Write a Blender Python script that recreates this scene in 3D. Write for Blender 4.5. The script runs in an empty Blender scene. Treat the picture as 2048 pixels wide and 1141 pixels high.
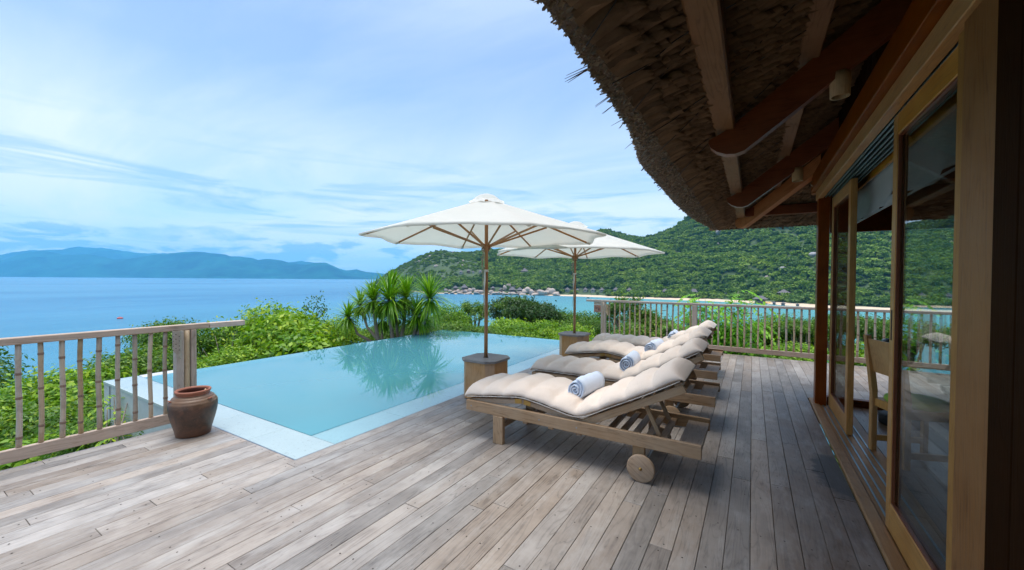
import bpy, bmesh, math, random
import numpy as np
from mathutils import Vector, Matrix, noise as mnoise
R_ = random.Random(7)
rng = np.random.default_rng(7)
PI = math.pi
scene = bpy.context.scene
COL = scene.collection

# ------------------------------------------------------------------ camera
FPX = 800.0; CX, CY = 1024.0, 570.5
YAW = math.radians(31.0); ROLL = math.atan(0.0072); PITCH = math.atan(12.3/FPX)
CAM = np.array([0.0, 0.0, 1.5])
cf = np.array([-math.sin(YAW)*math.cos(PITCH), math.cos(YAW)*math.cos(PITCH), -math.sin(PITCH)])
r0 = np.array([math.cos(YAW), math.sin(YAW), 0.0]); u0 = np.cross(r0, cf)
cr = math.cos(ROLL)*r0 + math.sin(ROLL)*u0
cu = -math.sin(ROLL)*r0 + math.cos(ROLL)*u0
cam_data = bpy.data.cameras.new('camera'); cam = bpy.data.objects.new('camera', cam_data); COL.objects.link(cam)
cam_data.sensor_width = 36.0; cam_data.lens = 36.0*FPX/2048.0
cam_data.clip_start = 0.05; cam_data.clip_end = 60000.0
cam.matrix_world = Matrix(((cr[0], cu[0], -cf[0], 0), (cr[1], cu[1], -cf[1], 0), (cr[2], cu[2], -cf[2], 1.5), (0, 0, 0, 1)))
scene.camera = cam

# survey helpers: measured photograph directions turned into places in the world
def ray(x, y): return cf + cr*((x-CX)/FPX) - cu*((y-CY)/FPX)
def at_z(x, y, z=0.0):
    d = ray(x, y); return CAM + d*((z-CAM[2])/d[2])
def at_k(x, y, k): return CAM + ray(x, y)*k

# ------------------------------------------------------------------ world, sun, exposure
SUN_EL, SUN_AZ = math.radians(82), math.radians(-75)      # azimuth from +Y towards +X
w = bpy.data.worlds.new('World'); scene.world = w; w.use_nodes = True
nt = w.node_tree; nt.nodes.clear()
def N(t, ty, **kw):
    n = t.nodes.new(ty)
    for k, v in kw.items():
        if k in n.inputs if isinstance(k, str) else False: n.inputs[k].default_value = v
        else: setattr(n, k, v)
    return n
def ramp(t, fac, stops, interp='LINEAR'):
    n = t.nodes.new('ShaderNodeValToRGB'); n.color_ramp.interpolation = interp
    e = n.color_ramp.elements
    while len(e) > 1: e.remove(e[-1])
    e[0].position = stops[0][0]; c = stops[0][1]; e[0].color = (c, c, c, 1) if not hasattr(c, '__len__') else (*c, 1)
    for p, c in stops[1:]:
        x = e.new(p); x.color = (c, c, c, 1) if not hasattr(c, '__len__') else (*c, 1)
    t.links.new(fac, n.inputs[0]); return n.outputs[0]
def mth(t, op, a, b=None, c=None, clamp=False):
    n = t.nodes.new('ShaderNodeMath'); n.operation = op; n.use_clamp = clamp
    for i, v in enumerate((a, b, c)):
        if v is None: continue
        if isinstance(v, (int, float)): n.inputs[i].default_value = v
        else: t.links.new(v, n.inputs[i])
    return n.outputs[0]
def mixc(t, fac, a, b, blend='MIX'):
    n = t.nodes.new('ShaderNodeMix'); n.data_type = 'RGBA'; n.blend_type = blend
    for i, v in ((0, fac), (6, a), (7, b)):
        if isinstance(v, (int, float)): n.inputs[i].default_value = v
        elif hasattr(v, '__len__'): n.inputs[i].default_value = (*v, 1)
        else: t.links.new(v, n.inputs[i])
    return n.outputs[2]
def noise(t, vec, scale, detail=4, rough=.5, dist=0.0, dims='3D'):
    n = t.nodes.new('ShaderNodeTexNoise'); n.noise_dimensions = dims
    if vec is not None: t.links.new(vec, n.inputs['Vector'])
    n.inputs['Scale'].default_value = scale; n.inputs['Detail'].default_value = detail
    n.inputs['Roughness'].default_value = rough; n.inputs['Distortion'].default_value = dist
    return n.outputs['Fac']
def mapping(t, vec, scale=(1, 1, 1), rot=(0, 0, 0), loc=(0, 0, 0)):
    n = t.nodes.new('ShaderNodeMapping'); n.inputs['Scale'].default_value = scale
    n.inputs['Rotation'].default_value = rot; n.inputs['Location'].default_value = loc
    t.links.new(vec, n.inputs[0]); return n.outputs[0]

sky = nt.nodes.new('ShaderNodeTexSky'); sky.sky_type = 'NISHITA'; sky.sun_disc = False
sky.sun_elevation = SUN_EL; sky.sun_rotation = SUN_AZ; sky.altitude = 40
sky.air_density = 1.0; sky.dust_density = 1.2; sky.ozone_density = 3.0
tc = nt.nodes.new('ShaderNodeTexCoord'); sx = nt.nodes.new('ShaderNodeSeparateXYZ'); nt.links.new(tc.outputs['Generated'], sx.inputs[0])
zc = mth(nt, 'ADD', mth(nt, 'MAXIMUM', sx.outputs[2], 0.0), 0.10)
cb = nt.nodes.new('ShaderNodeCombineXYZ')
nt.links.new(mth(nt, 'DIVIDE', sx.outputs[0], zc), cb.inputs[0]); nt.links.new(mth(nt, 'DIVIDE', sx.outputs[1], zc), cb.inputs[1])
plane = cb.outputs[0]
v1 = mapping(nt, plane, scale=(.22, .80, 1), rot=(0, 0, math.radians(-20)), loc=(4.3, 2.2, 0))
n1 = noise(nt, v1, 1.0, 10, .62, 1.1)
n2 = noise(nt, mapping(nt, plane, scale=(.12, .30, 1), rot=(0, 0, math.radians(52)), loc=(0.4, 5.2, 0)), 1.0, 5, .5, .4)
veil = mth(nt, 'ADD', mth(nt, 'MULTIPLY', ramp(nt, n1, [(.40, 0), (.60, 1)]), .55), mth(nt, 'MULTIPLY', ramp(nt, n2, [(.34, 0), (.60, 1)]), .55), clamp=True)
# less cloud higher up, more towards the horizon
hi = ramp(nt, sx.outputs[2], [(0.0, .9), (.10, 1.0), (.26, 1.0), (.36, .55), (.48, .42), (.58, .55), (.75, 1.0), (1.0, 1.0)])
veil = mth(nt, 'MULTIPLY', veil, hi)
soft = mth(nt, 'MULTIPLY', ramp(nt, sx.outputs[2], [(.03, .15), (.09, .45), (.16, .85), (.27, .70), (.40, .18), (.55, .10)]), ramp(nt, n2, [(.25, .35), (.60, 1)]))
veil = mth(nt, 'ADD', mth(nt, 'MULTIPLY', veil, .75), soft, clamp=True)
# wind-drawn blue-grey streaks low in the sky
n3 = noise(nt, mapping(nt, tc.outputs['Generated'], scale=(3.2, 3.2, 24), rot=(.10, 0, 0), loc=(1.3, .4, 2.0)), 1.0, 8, .6, .8)
strk = mth(nt, 'MULTIPLY', ramp(nt, n3, [(.50, 0), (.62, .75)]), ramp(nt, sx.outputs[2], [(.04, .6), (.14, 1), (.24, .6), (.30, 0)]))
base = mixc(nt, 1.0, sky.outputs[0], (.80, .98, 1.12), 'MULTIPLY')
cloudc = mixc(nt, ramp(nt, sx.outputs[2], [(.48, 0), (.80, 1)]), (5.0, 5.5, 5.9), (9.8, 9.5, 8.9))
c_a = mixc(nt, mth(nt, 'ADD', mth(nt, 'MULTIPLY', veil, .90), .06), base, cloudc)
c_a = mixc(nt, strk, c_a, (1.8, 3.3, 4.9))
# low bank of blue-grey cumulus above the far mountains
vb = mapping(nt, tc.outputs['Generated'], scale=(9, 9, 34))
nb = noise(nt, vb, 1.0, 8, .6, .3)
band = ramp(nt, sx.outputs[2], [(0.0, 0), (.004, 1), (.075, .9), (.115, 0)])
bank = ramp(nt, mth(nt, 'MULTIPLY', nb, mth(nt, 'ADD', mth(nt, 'MULTIPLY', band, .6), .4)), [(.44, 0), (.52, .85)])
bank = mth(nt, 'MULTIPLY', bank, band)
c_b = mixc(nt, bank, c_a, (1.5, 2.9, 4.4))
bg = nt.nodes.new('ShaderNodeBackground'); bg.inputs[1].default_value = 0.055
nt.links.new(c_b, bg.inputs[0]); wo = nt.nodes.new('ShaderNodeOutputWorld'); nt.links.new(bg.outputs[0], wo.inputs[0])

sd = bpy.data.lights.new('sun', 'SUN'); so = bpy.data.objects.new('sun', sd); COL.objects.link(so)
sd.energy = 0.95; sd.angle = math.radians(44); sd.color = (1.0, .965, .90)
sdir = Vector((math.sin(SUN_AZ)*math.cos(SUN_EL), math.cos(SUN_AZ)*math.cos(SUN_EL), math.sin(SUN_EL)))
so.rotation_euler = sdir.to_track_quat('Z', 'Y').to_euler(); so.location = (0, 0, 60)
scene.view_settings.view_transform = 'Standard'; scene.view_settings.look = 'None'
scene.view_settings.exposure = 1.86; scene.view_settings.gamma = 1.0; scene.view_settings.use_curve_mapping = False
cy = scene.cycles
cy.max_bounces = 8; cy.diffuse_bounces = 4; cy.glossy_bounces = 4; cy.transmission_bounces = 4
cy.transparent_max_bounces = 24; cy.volume_bounces = 1; cy.caustics_reflective = False; cy.caustics_refractive = False
cy.sample_clamp_indirect = 6.0; cy.use_denoising = True

# ------------------------------------------------------------------ object helpers
def link(o, parent=None):
    COL.objects.link(o)
    if parent is not None: o.parent = parent
    return o
def tag(o, label=None, cat=None, group=None, kind=None):
    if label: o['label'] = label
    if cat: o['category'] = cat
    if group: o['group'] = group
    if kind: o['kind'] = kind
    return o
def thing(name, label, cat, loc=(0, 0, 0), rz=0.0, group=None):
    o = bpy.data.objects.new(name, None); o.empty_display_size = .1; COL.objects.link(o)
    o.location = loc; o.rotation_euler = (0, 0, rz)
    return tag(o, label, cat, group)
def copy_tree(o, parent=None):
    c = o.copy(); COL.objects.link(c)
    if parent is not None: c.parent = parent
    for ch in list(o.children): copy_tree(ch, c)
    return c

class MB:
    """collects shapes into one mesh"""
    def __init__(s): s.v = []; s.f = []; s.sm = []
    def add(s, vs, fs, smooth=False):
        b = len(s.v); s.v += [tuple(v) for v in vs]; s.f += [tuple(i+b for i in f) for f in fs]; s.sm += [smooth]*len(fs); return s
    def box(s, x0, x1, y0, y1, z0, z1, c=0.0, M=None):
        xs = sorted((x0, x1)); ys = sorted((y0, y1)); zs = sorted((z0, z1))
        c = min(c, .45*min(xs[1]-xs[0], ys[1]-ys[0], zs[1]-zs[0]))
        if c <= 0:
            vs = [(x, y, z) for x in xs for y in ys for z in zs]
            fs = [(0, 1, 3, 2), (4, 6, 7, 5), (0, 4, 5, 1), (2, 3, 7, 6), (0, 2, 6, 4), (1, 5, 7, 3)]
        else:
            vs = []; idx = {}
            for i in (0, 1):
                for j in (0, 1):
                    for k in (0, 1):
                        X, Y, Z = xs[i], ys[j], zs[k]; dx = c if i == 0 else -c; dy = c if j == 0 else -c; dz = c if k == 0 else -c
                        idx[i, j, k, 0] = len(vs); vs.append((X, Y+dy, Z+dz))
                        idx[i, j, k, 1] = len(vs); vs.append((X+dx, Y, Z+dz))
                        idx[i, j, k, 2] = len(vs); vs.append((X+dx, Y+dy, Z))
            fs = []
            def q(l):
                fs.append(tuple(idx[a] for a in l))
            q([(0, 0, 0, 0), (0, 0, 1, 0), (0, 1, 1, 0), (0, 1, 0, 0)]); q([(1, 0, 0, 0), (1, 1, 0, 0), (1, 1, 1, 0), (1, 0, 1, 0)])
            q([(0, 0, 0, 1), (1, 0, 0, 1), (1, 0, 1, 1), (0, 0, 1, 1)]); q([(0, 1, 0, 1), (0, 1, 1, 1), (1, 1, 1, 1), (1, 1, 0, 1)])
            q([(0, 0, 0, 2), (0, 1, 0, 2), (1, 1, 0, 2), (1, 0, 0, 2)]); q([(0, 0, 1, 2), (1, 0, 1, 2), (1, 1, 1, 2), (0, 1, 1, 2)])
            for k in (0, 1):      # edges along each axis
                for j in (0, 1):
                    q([(0, j, k, 1), (1, j, k, 1), (1, j, k, 2), (0, j, k, 2)])
                for i in (0, 1):
                    q([(i, 0, k, 0), (i, 1, k, 0), (i, 1, k, 2), (i, 0, k, 2)])
            for i in (0, 1):
                for j in (0, 1):
                    q([(i, j, 0, 0), (i, j, 1, 0), (i, j, 1, 1), (i, j, 0, 1)])
                    for k in (0, 1): q([(i, j, k, 0), (i, j, k, 1), (i, j, k, 2)])
        if M is not None: vs = [tuple(M @ Vector(v)) for v in vs]
        return s.add(vs, fs)
    def tube(s, pts, rads, n=10, cap=True, smooth=True):
        pts = [Vector(p) for p in pts]
        if not hasattr(rads, '__len__'): rads = [rads]*len(pts)
        vs = []; fs = []; up = None
        for i, p in enumerate(pts):
            d = (pts[min(i+1, len(pts)-1)] - pts[max(i-1, 0)]).normalized()
            if up is None: up = Vector((0, 0, 1)) if abs(d.z) < .9 else Vector((1, 0, 0))
            a = d.cross(up).normalized(); b = d.cross(a).normalized(); up = -b if False else up
            for k in range(n):
                t = 2*PI*k/n; vs.append(p + (a*math.cos(t)+b*math.sin(t))*rads[i])
        for i in range(len(pts)-1):
            for k in range(n): fs.append((i*n+k, i*n+(k+1) % n, (i+1)*n+(k+1) % n, (i+1)*n+k))
        s.add(vs, fs, smooth)
        if cap:
            s.add([], []); b0 = len(s.v)-len(vs)
            s.f.append(tuple(b0+k for k in range(n))); s.sm.append(False)
            s.f.append(tuple(b0+(len(pts)-1)*n+k for k in reversed(range(n)))); s.sm.append(False)
        return s
    def lathe(s, prof, n=32, c=(0, 0, 0), smooth=True):
        vs = []; fs = []
        for r, z in prof:
            for k in range(n):
                t = 2*PI*k/n; vs.append((c[0]+r*math.cos(t), c[1]+r*math.sin(t), c[2]+z))
        for i in range(len(prof)-1):
            for k in range(n): fs.append((i*n+k, i*n+(k+1) % n, (i+1)*n+(k+1) % n, (i+1)*n+k))
        return s.add(vs, fs, smooth)
    def prism(s, poly, axis, a, b, M=None):
        """polygon in the two other axes, extruded along axis from a to b"""
        n = len(poly); vs = []
        for t in (a, b):
            for p in poly:
                v = list(p); v.insert(axis, t); vs.append(tuple(v) if M is None else tuple(M @ Vector(v)))
        fs = [tuple(range(n)), tuple(reversed(range(n, 2*n)))] + [(i, (i+1) % n, n+(i+1) % n, n+i) for i in range(n)]
        return s.add(vs, fs)
    def mesh(s, name, mat, recalc=True):
        me = bpy.data.meshes.new(name); me.from_pydata(s.v, [], s.f); me.update()
        if any(s.sm): me.polygons.foreach_set('use_smooth', s.sm)
        if recalc:
            bm = bmesh.new(); bm.from_mesh(me); bmesh.ops.recalc_face_normals(bm, faces=bm.faces); bm.to_mesh(me); bm.free()
        if mat is not None: me.materials.append(mat)
        return me
    def build(s, name, mat, parent=None, loc=None, recalc=True):
        o = bpy.data.objects.new(name, s.mesh(name, mat, recalc)); link(o, parent)
        if loc is not None: o.location = loc
        return o
def bx(name, mat, parent, *a, c=.003, **k):
    """box whose origin is its own centre"""
    x0, x1, y0, y1, z0, z1 = a; m = ((x0+x1)/2, (y0+y1)/2, (z0+z1)/2)
    return MB().box(x0-m[0], x1-m[0], y0-m[1], y1-m[1], z0-m[2], z1-m[2], c=c).build(name, mat, parent, loc=m)
def np_mesh(name, verts, faces, mat, smooth=False, attr=None):
    me = bpy.data.meshes.new(name); nv = len(verts); nf = len(faces); k = faces.shape[1]
    me.vertices.add(nv); me.vertices.foreach_set('co', np.asarray(verts, np.float32).ravel())
    me.loops.add(nf*k); me.loops.foreach_set('vertex_index', np.asarray(faces, np.int32).ravel())
    me.polygons.add(nf); me.polygons.foreach_set('loop_start', np.arange(0, nf*k, k, dtype=np.int32))
    me.update(calc_edges=True)
    if smooth: me.polygons.foreach_set('use_smooth', np.ones(nf, bool))
    if attr is not None:
        a = me.attributes.new('tint', 'FLOAT', 'FACE'); a.data.foreach_set('value', np.asarray(attr, np.float32))
    me.validate(); me.materials.append(mat); return me

# ------------------------------------------------------------------ materials
def mat(name):
    m = bpy.data.materials.new(name); m.use_nodes = True; t = m.node_tree
    p = t.nodes['Principled BSDF']; return m, t, p
def bump(t, p, h, strength=.3, dist=.01):
    b = t.nodes.new('ShaderNodeBump'); b.inputs['Strength'].default_value = strength; b.inputs['Distance'].default_value = dist
    t.links.new(h, b.inputs['Height']); t.links.new(b.outputs[0], p.inputs['Normal']); return b
def plain(name, col, rough=.6, metal=0.0, nscale=8, var=.25, bmp=.1, bdist=.004):
    m, t, p = mat(name); g = t.nodes.new('ShaderNodeTexCoord').outputs['Object']
    n = noise(t, g, nscale, 5, .6)
    t.links.new(mixc(t, n, tuple(c*(1-var) for c in col), tuple(min(1, c*(1+var)) for c in col)), p.inputs['Base Color'])
    p.inputs['Roughness'].default_value = rough; p.inputs['Metallic'].default_value = metal
    bump(t, p, noise(t, g, nscale*6, 3), bmp, bdist); return m

def wood(name, cols, axis=1, rough=.6, gscale=1.0, rvar=.35, knots=.5, extra=None, spec=.15):
    """cols: (dark, mid, light). axis: grain direction of the object's own coordinates"""
    m, t, p = mat(name)
    oc = t.nodes.new('ShaderNodeTexCoord').outputs['Object']; oi = t.nodes.new('ShaderNodeObjectInfo')
    va = t.nodes.new('ShaderNodeVectorMath'); va.operation = 'ADD'; t.links.new(oc, va.inputs[0])
    cbn = t.nodes.new('ShaderNodeCombineXYZ')
    for i in range(3): t.links.new(mth(t, 'MULTIPLY', oi.outputs['Random'], 37.0+11*i), cbn.inputs[i])
    t.links.new(cbn.outputs[0], va.inputs[1])
    s1 = [9*gscale]*3; s1[axis] = .9*gscale
    warp = noise(t, mapping(t, va.outputs[0], scale=tuple(s1)), 1.0, 3, .5, .6)
    s2 = [150*gscale]*3; s2[axis] = 5*gscale
    fine = noise(t, mapping(t, va.outputs[0], scale=tuple(s2)), 1.0, 4, .6)
    rings = mth(t, 'FRACT', mth(t, 'MULTIPLY', warp, 11.0))
    ringl = ramp(t, rings, [(0, .15), (.12, .75), (.7, .95), (.93, .55), (1, .15)])
    g = mth(t, 'ADD', mth(t, 'MULTIPLY', ringl, knots), mth(t, 'MULTIPLY', fine, 1-knots))
    patch = noise(t, va.outputs[0], 3.2*gscale, 5, .65)
    col = mixc(t, ramp(t, g, [(.2, 0), (.85, 1)]), cols[0], cols[1])
    col = mixc(t, mth(t, 'MULTIPLY', ramp(t, patch, [(.35, 0), (.7, 1)]), .6), col, cols[2])
    hv = t.nodes.new('ShaderNodeHueSaturation'); t.links.new(col, hv.inputs['Color'])
    t.links.new(mth(t, 'ADD', mth(t, 'MULTIPLY', oi.outputs['Random'], rvar*2), 1-rvar), hv.inputs['Value'])
    sv = min(.8, rvar*3.2); sat = mth(t, 'ADD', mth(t, 'MULTIPLY', mth(t, 'FRACT', mth(t, 'MULTIPLY', oi.outputs['Random'], 7.31)), sv), 1-sv/2)
    t.links.new(sat, hv.inputs['Saturation'])
    col = hv.outputs[0]
    if extra: col = extra(t, col, g)
    t.links.new(col, p.inputs['Base Color']); p.inputs['Roughness'].default_value = rough
    t.links.new(mth(t, 'ADD', mth(t, 'MULTIPLY', fine, .25), rough-.12), p.inputs['Roughness'])
    p.inputs['Specular IOR Level'].default_value = spec
    bump(t, p, mth(t, 'ADD', fine, mth(t, 'MULTIPLY', ringl, .6)), .28, .0025)
    return m

def deck_extra(t, col, g):
    ge = t.nodes.new('ShaderNodeNewGeometry'); s = t.nodes.new('ShaderNodeSeparateXYZ'); t.links.new(ge.outputs['Position'], s.inputs[0])
    nn = noise(t, ge.outputs['Position'], 2.3, 6, .65, .4)
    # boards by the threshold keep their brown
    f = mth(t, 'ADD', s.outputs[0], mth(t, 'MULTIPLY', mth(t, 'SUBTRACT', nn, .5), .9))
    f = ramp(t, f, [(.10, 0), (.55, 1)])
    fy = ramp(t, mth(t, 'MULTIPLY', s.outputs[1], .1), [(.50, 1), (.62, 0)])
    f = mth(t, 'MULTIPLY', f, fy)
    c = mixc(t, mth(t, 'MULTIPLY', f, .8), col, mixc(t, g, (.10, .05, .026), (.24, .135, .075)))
    # pale salt and dust blotches
    dn = noise(t, mapping(t, ge.outputs['Position'], scale=(5.5, 1.6, 1)), 1.0, 7, .7)
    c = mixc(t, mth(t, 'MULTIPLY', ramp(t, dn, [(.5, 0), (.68, 1)]), .40), c, (.56, .54, .52))
    dk = noise(t, mapping(t, ge.outputs['Position'], scale=(3.5, 1.2, 1), loc=(5, 9, 0)), 1.0, 6, .65)
    c = mixc(t, mth(t, 'MULTIPLY', ramp(t, dk, [(.54, 0), (.70, 1)]), .38), c, (.15, .13, .115))
    # eave shade and vignetting painted into the board colour, darker towards the house
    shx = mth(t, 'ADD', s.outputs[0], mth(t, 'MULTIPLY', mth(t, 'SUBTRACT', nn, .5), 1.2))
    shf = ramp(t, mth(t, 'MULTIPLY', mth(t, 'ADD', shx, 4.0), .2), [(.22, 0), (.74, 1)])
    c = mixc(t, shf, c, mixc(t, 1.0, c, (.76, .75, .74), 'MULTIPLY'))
    # dark wet stain by the threshold
    dx = mth(t, 'MULTIPLY', mth(t, 'SUBTRACT', s.outputs[0], .60), 5.2); dy = mth(t, 'MULTIPLY', mth(t, 'SUBTRACT', s.outputs[1], 3.95), 2.1)
    dd = mth(t, 'SQRT', mth(t, 'ADD', mth(t, 'MULTIPLY', dx, dx), mth(t, 'MULTIPLY', dy, dy)))
    dd = mth(t, 'ADD', dd, mth(t, 'MULTIPLY', mth(t, 'SUBTRACT', noise(t, ge.outputs['Position'], 9, 4), .5), .9))
    c = mixc(t, ramp(t, dd, [(.75, .85), (.95, 0)]), c, (.035, .026, .022))
    return c
M = {}
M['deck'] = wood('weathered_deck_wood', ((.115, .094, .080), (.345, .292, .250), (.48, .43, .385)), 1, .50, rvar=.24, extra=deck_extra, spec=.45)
M['rail'] = wood('weathered_rail_wood', ((.33, .24, .18), (.64, .50, .405), (.70, .58, .49)), 1, .6, rvar=.12)
M['rail_x'] = wood('weathered_rail_wood_x', ((.28, .21, .165), (.56, .45, .37), (.62, .53, .46)), 0, .6, rvar=.12)
M['rail_z'] = wood('weathered_post_wood', ((.28, .21, .155), (.54, .42, .34), (.60, .51, .43)), 2, .6, rvar=.12)
M['teak_x'] = wood('lounger_teak_x', ((.20, .12, .065), (.46, .305, .185), (.50, .38, .27)), 0, .5, rvar=.12)
M['teak_y'] = wood('lounger_teak_y', ((.20, .12, .065), (.44, .295, .185), (.49, .37, .265)), 1, .5, rvar=.15)
M['teak_z'] = wood('lounger_teak_z', ((.21, .125, .065), (.47, .31, .18), (.50, .37, .25)), 2, .5, rvar=.12)
M['warm_z'] = wood('warm_box_wood', ((.32, .155, .06), (.64, .36, .17), (.66, .43, .26)), 2, .5, rvar=.10, knots=.3)
M['cap'] = wood('grey_cap_wood', ((.14, .12, .11), (.29, .255, .235), (.40, .36, .33)), 0, .55, rvar=.1)
M['pole'] = wood('umbrella_pole_wood', ((.20, .085, .035), (.42, .20, .085), (.44, .26, .14)), 2, .45, rvar=.08, knots=.2)
M['rib'] = wood('umbrella_rib_wood', ((.24, .10, .035), (.50, .24, .09), (.52, .30, .14)), 0, .45, rvar=.1, knots=.2)
M['gold_y'] = wood('golden_door_wood_y', ((.24, .10, .025), (.58, .275, .070), (.59, .32, .10)), 1, .38, rvar=.08, knots=.25)
M['gold_z'] = wood('golden_door_wood_z', ((.24, .10, .025), (.58, .275, .070), (.59, .32, .10)), 2, .38, rvar=.08, knots=.25)
M['red_z'] = wood('red_brown_post_wood', ((.075, .016, .005), (.22, .055, .014), (.27, .08, .025)), 2, .34, rvar=.08, knots=.25)
M['red_y'] = wood('red_brown_beam_wood_y', ((.08, .022, .007), (.22, .065, .018), (.27, .09, .03)), 1, .4, rvar=.08, knots=.25)
M['red_x'] = wood('red_brown_beam_wood_x', ((.07, .016, .005), (.21, .050, .013), (.26, .075, .022)), 0, .36, rvar=.08, knots=.25)
M['beam_y'] = wood('brown_eave_beam_wood', ((.11, .055, .026), (.25, .135, .070), (.29, .175, .10)), 1, .55, rvar=.08)
M['hip'] = wood('hip_beam_wood', ((.20, .06, .015), (.50, .19, .055), (.52, .23, .08)), 0, .45, rvar=.05, knots=.3)
M['sill'] = wood('threshold_wood', ((.15, .07, .025), (.40, .20, .075), (.42, .25, .12)), 1, .45, rvar=.05, knots=.3)
M['door_strip'] = wood('honey_post_strip_wood', ((.19, .08, .024), (.44, .215, .065), (.47, .26, .09)), 2, .5, rvar=.03, knots=.25)
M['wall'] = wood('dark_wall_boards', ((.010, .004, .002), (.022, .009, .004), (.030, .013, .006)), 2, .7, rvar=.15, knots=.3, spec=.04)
M['floor_in'] = wood('room_floor_wood', ((.08, .045, .027), (.19, .115, .072), (.22, .15, .10)), 1, .30, rvar=.22, knots=.4)
M['chair'] = wood('chair_wood', ((.28, .12, .035), (.62, .31, .09), (.62, .35, .12)), 2, .42, rvar=.05, knots=.25)
M['pale_cyl'] = wood('bamboo_lamp_shade', ((.24, .14, .06), (.50, .32, .16), (.52, .37, .2)), 2, .5, rvar=.05, knots=.2)

def bamboo():
    m, t, p = mat('bamboo'); oc = t.nodes.new('ShaderNodeTexCoord').outputs['Object']; oi = t.nodes.new('ShaderNodeObjectInfo')
    va = t.nodes.new('ShaderNodeVectorMath'); va.operation = 'ADD'; t.links.new(oc, va.inputs[0])
    cbn = t.nodes.new('ShaderNodeCombineXYZ')
    for i in range(3): t.links.new(mth(t, 'MULTIPLY', oi.outputs['Random'], 31.0+9*i), cbn.inputs[i])
    t.links.new(cbn.outputs[0], va.inputs[1])
    f = noise(t, mapping(t, va.outputs[0], scale=(60, 60, 3)), 1, 4, .6); b = noise(t, va.outputs[0], 9, 5, .65)
    c = mixc(t, f, (.46, .33, .20), (.60, .48, .34)); c = mixc(t, mth(t, 'MULTIPLY', ramp(t, b, [(.5, 0), (.72, 1)]), .65), c, (.26, .17, .11))
    hv = t.nodes.new('ShaderNodeHueSaturation'); t.links.new(c, hv.inputs['Color'])
    t.links.new(mth(t, 'ADD', mth(t, 'MULTIPLY', oi.outputs['Random'], .35), .82), hv.inputs['Value'])
    t.links.new(mth(t, 'ADD', mth(t, 'MULTIPLY', mth(t, 'FRACT', mth(t, 'MULTIPLY', oi.outputs['Random'], 5.7)), .7), .6), hv.inputs['Saturation'])
    t.links.new(hv.outputs[0], p.inputs['Base Color']); p.inputs['Roughness'].default_value = .45; bump(t, p, f, .15, .002); return m
M['bamboo'] = bamboo()
M['node'] = plain('bamboo_node_ring', (.26, .17, .12), .7, nscale=40, var=.4)
M['cushion'] = None
def cloth(name, col, rough=.9, weave=900, bmp=.15, wrinkle=.4, trans=0.0, stain=.10):
    m, t, p = mat(name); g = t.nodes.new('ShaderNodeTexCoord').outputs['Object']
    n = noise(t, g, 5, 5, .6); wv = noise(t, g, weave, 2); wr = noise(t, mapping(t, g, scale=(14, 5, 9)), 1, 4, .6, .8)
    t.links.new(mixc(t, n, tuple(c*.90 for c in col), tuple(min(1, c*1.06) for c in col)), p.inputs['Base Color'])
    p.inputs['Roughness'].default_value = rough; p.inputs['Sheen Weight'].default_value = .15; p.inputs['Specular IOR Level'].default_value = .2
    bump(t, p, mth(t, 'ADD', mth(t, 'MULTIPLY', wv, bmp), mth(t, 'MULTIPLY', wr, wrinkle)), .5, .012)
    if trans:
        out = t.nodes['Material Output']; tr = t.nodes.new('ShaderNodeBsdfTranslucent'); tr.inputs[0].default_value = (*col, 1)
        mx = t.nodes.new('ShaderNodeMixShader'); mx.inputs[0].default_value = trans
        t.links.new(p.outputs[0], mx.inputs[1]); t.links.new(tr.outputs[0], mx.inputs[2]); t.links.new(mx.outputs[0], out.inputs[0])
    return m
M['cushion'] = cloth('beige_cushion_cloth', (.82, .69, .585), wrinkle=.9)
M['piping'] = cloth('pale_piping_cloth', (.68, .61, .54), wrinkle=.1)
M['towel'] = cloth('white_towel', (.72, .81, .97), weave=260, bmp=1.0, wrinkle=.15)
M['canopy'] = cloth('white_canopy_cloth', (.90, .88, .82), weave=500, wrinkle=.05, trans=.50)
M['blind'] = cloth('grey_white_blind', (.42, .42, .41), wrinkle=.3)
M['green'] = cloth('lime_green_cushion', (.32, .52, .05))
M['rope'] = plain('pale_cord', (.42, .36, .27), .9, nscale=60)
M['brass'] = plain('brass', (.42, .27, .09), .4, 1.0, nscale=30)
M['steel'] = plain('grey_steel', (.32, .34, .36), .35, 1.0, nscale=30)
M['track'] = plain('bluish_metal_track', (.20, .27, .29), .4, .8, nscale=30)
M['dark_hole'] = plain('dark_hole', (.02, .017, .015), .9)
M['black'] = plain('black_plastic', (.012, .013, .015), .35)
M['black_rough'] = plain('black_cast_stone', (.03, .03, .033), .8, nscale=20)
M['screw'] = plain('rusty_screw', (.05, .035, .028), .6, .3)
M['sling'] = plain('dark_lounger_underside', (.03, .028, .026), .9)
M['stone'] = plain('pale_grey_pool_stone', (.55, .56, .54), .55, nscale=7, var=.2, bmp=.35, bdist=.004)
def coping():
    m, t, p = mat('pale_coping_stone'); g = t.nodes.new('ShaderNodeNewGeometry').outputs['Position']
    c = mixc(t, noise(t, g, 3, 6, .65), (.46, .52, .51), (.62, .66, .63))
    c = mixc(t, mth(t, 'MULTIPLY', ramp(t, noise(t, mapping(t, g, scale=(1, .5, 1)), 55, 3, .6), [(.62, 0), (.70, 1)]), .6), c, (.16, .17, .16))
    t.links.new(c, p.inputs['Base Color']); p.inputs['Roughness'].default_value = .35; bump(t, p, noise(t, g, 90, 3), .25, .003); return m
M['coping'] = coping()
def poolwall():
    m, t, p = mat('turquoise_pool_plaster'); g = t.nodes.new('ShaderNodeNewGeometry').outputs['Position']
    c = mixc(t, noise(t, g, 1.2, 5, .6), (.16, .46, .50), (.20, .52, .56)); t.links.new(c, p.inputs['Base Color']); p.inputs['Roughness'].default_value = .7; return m
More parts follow.
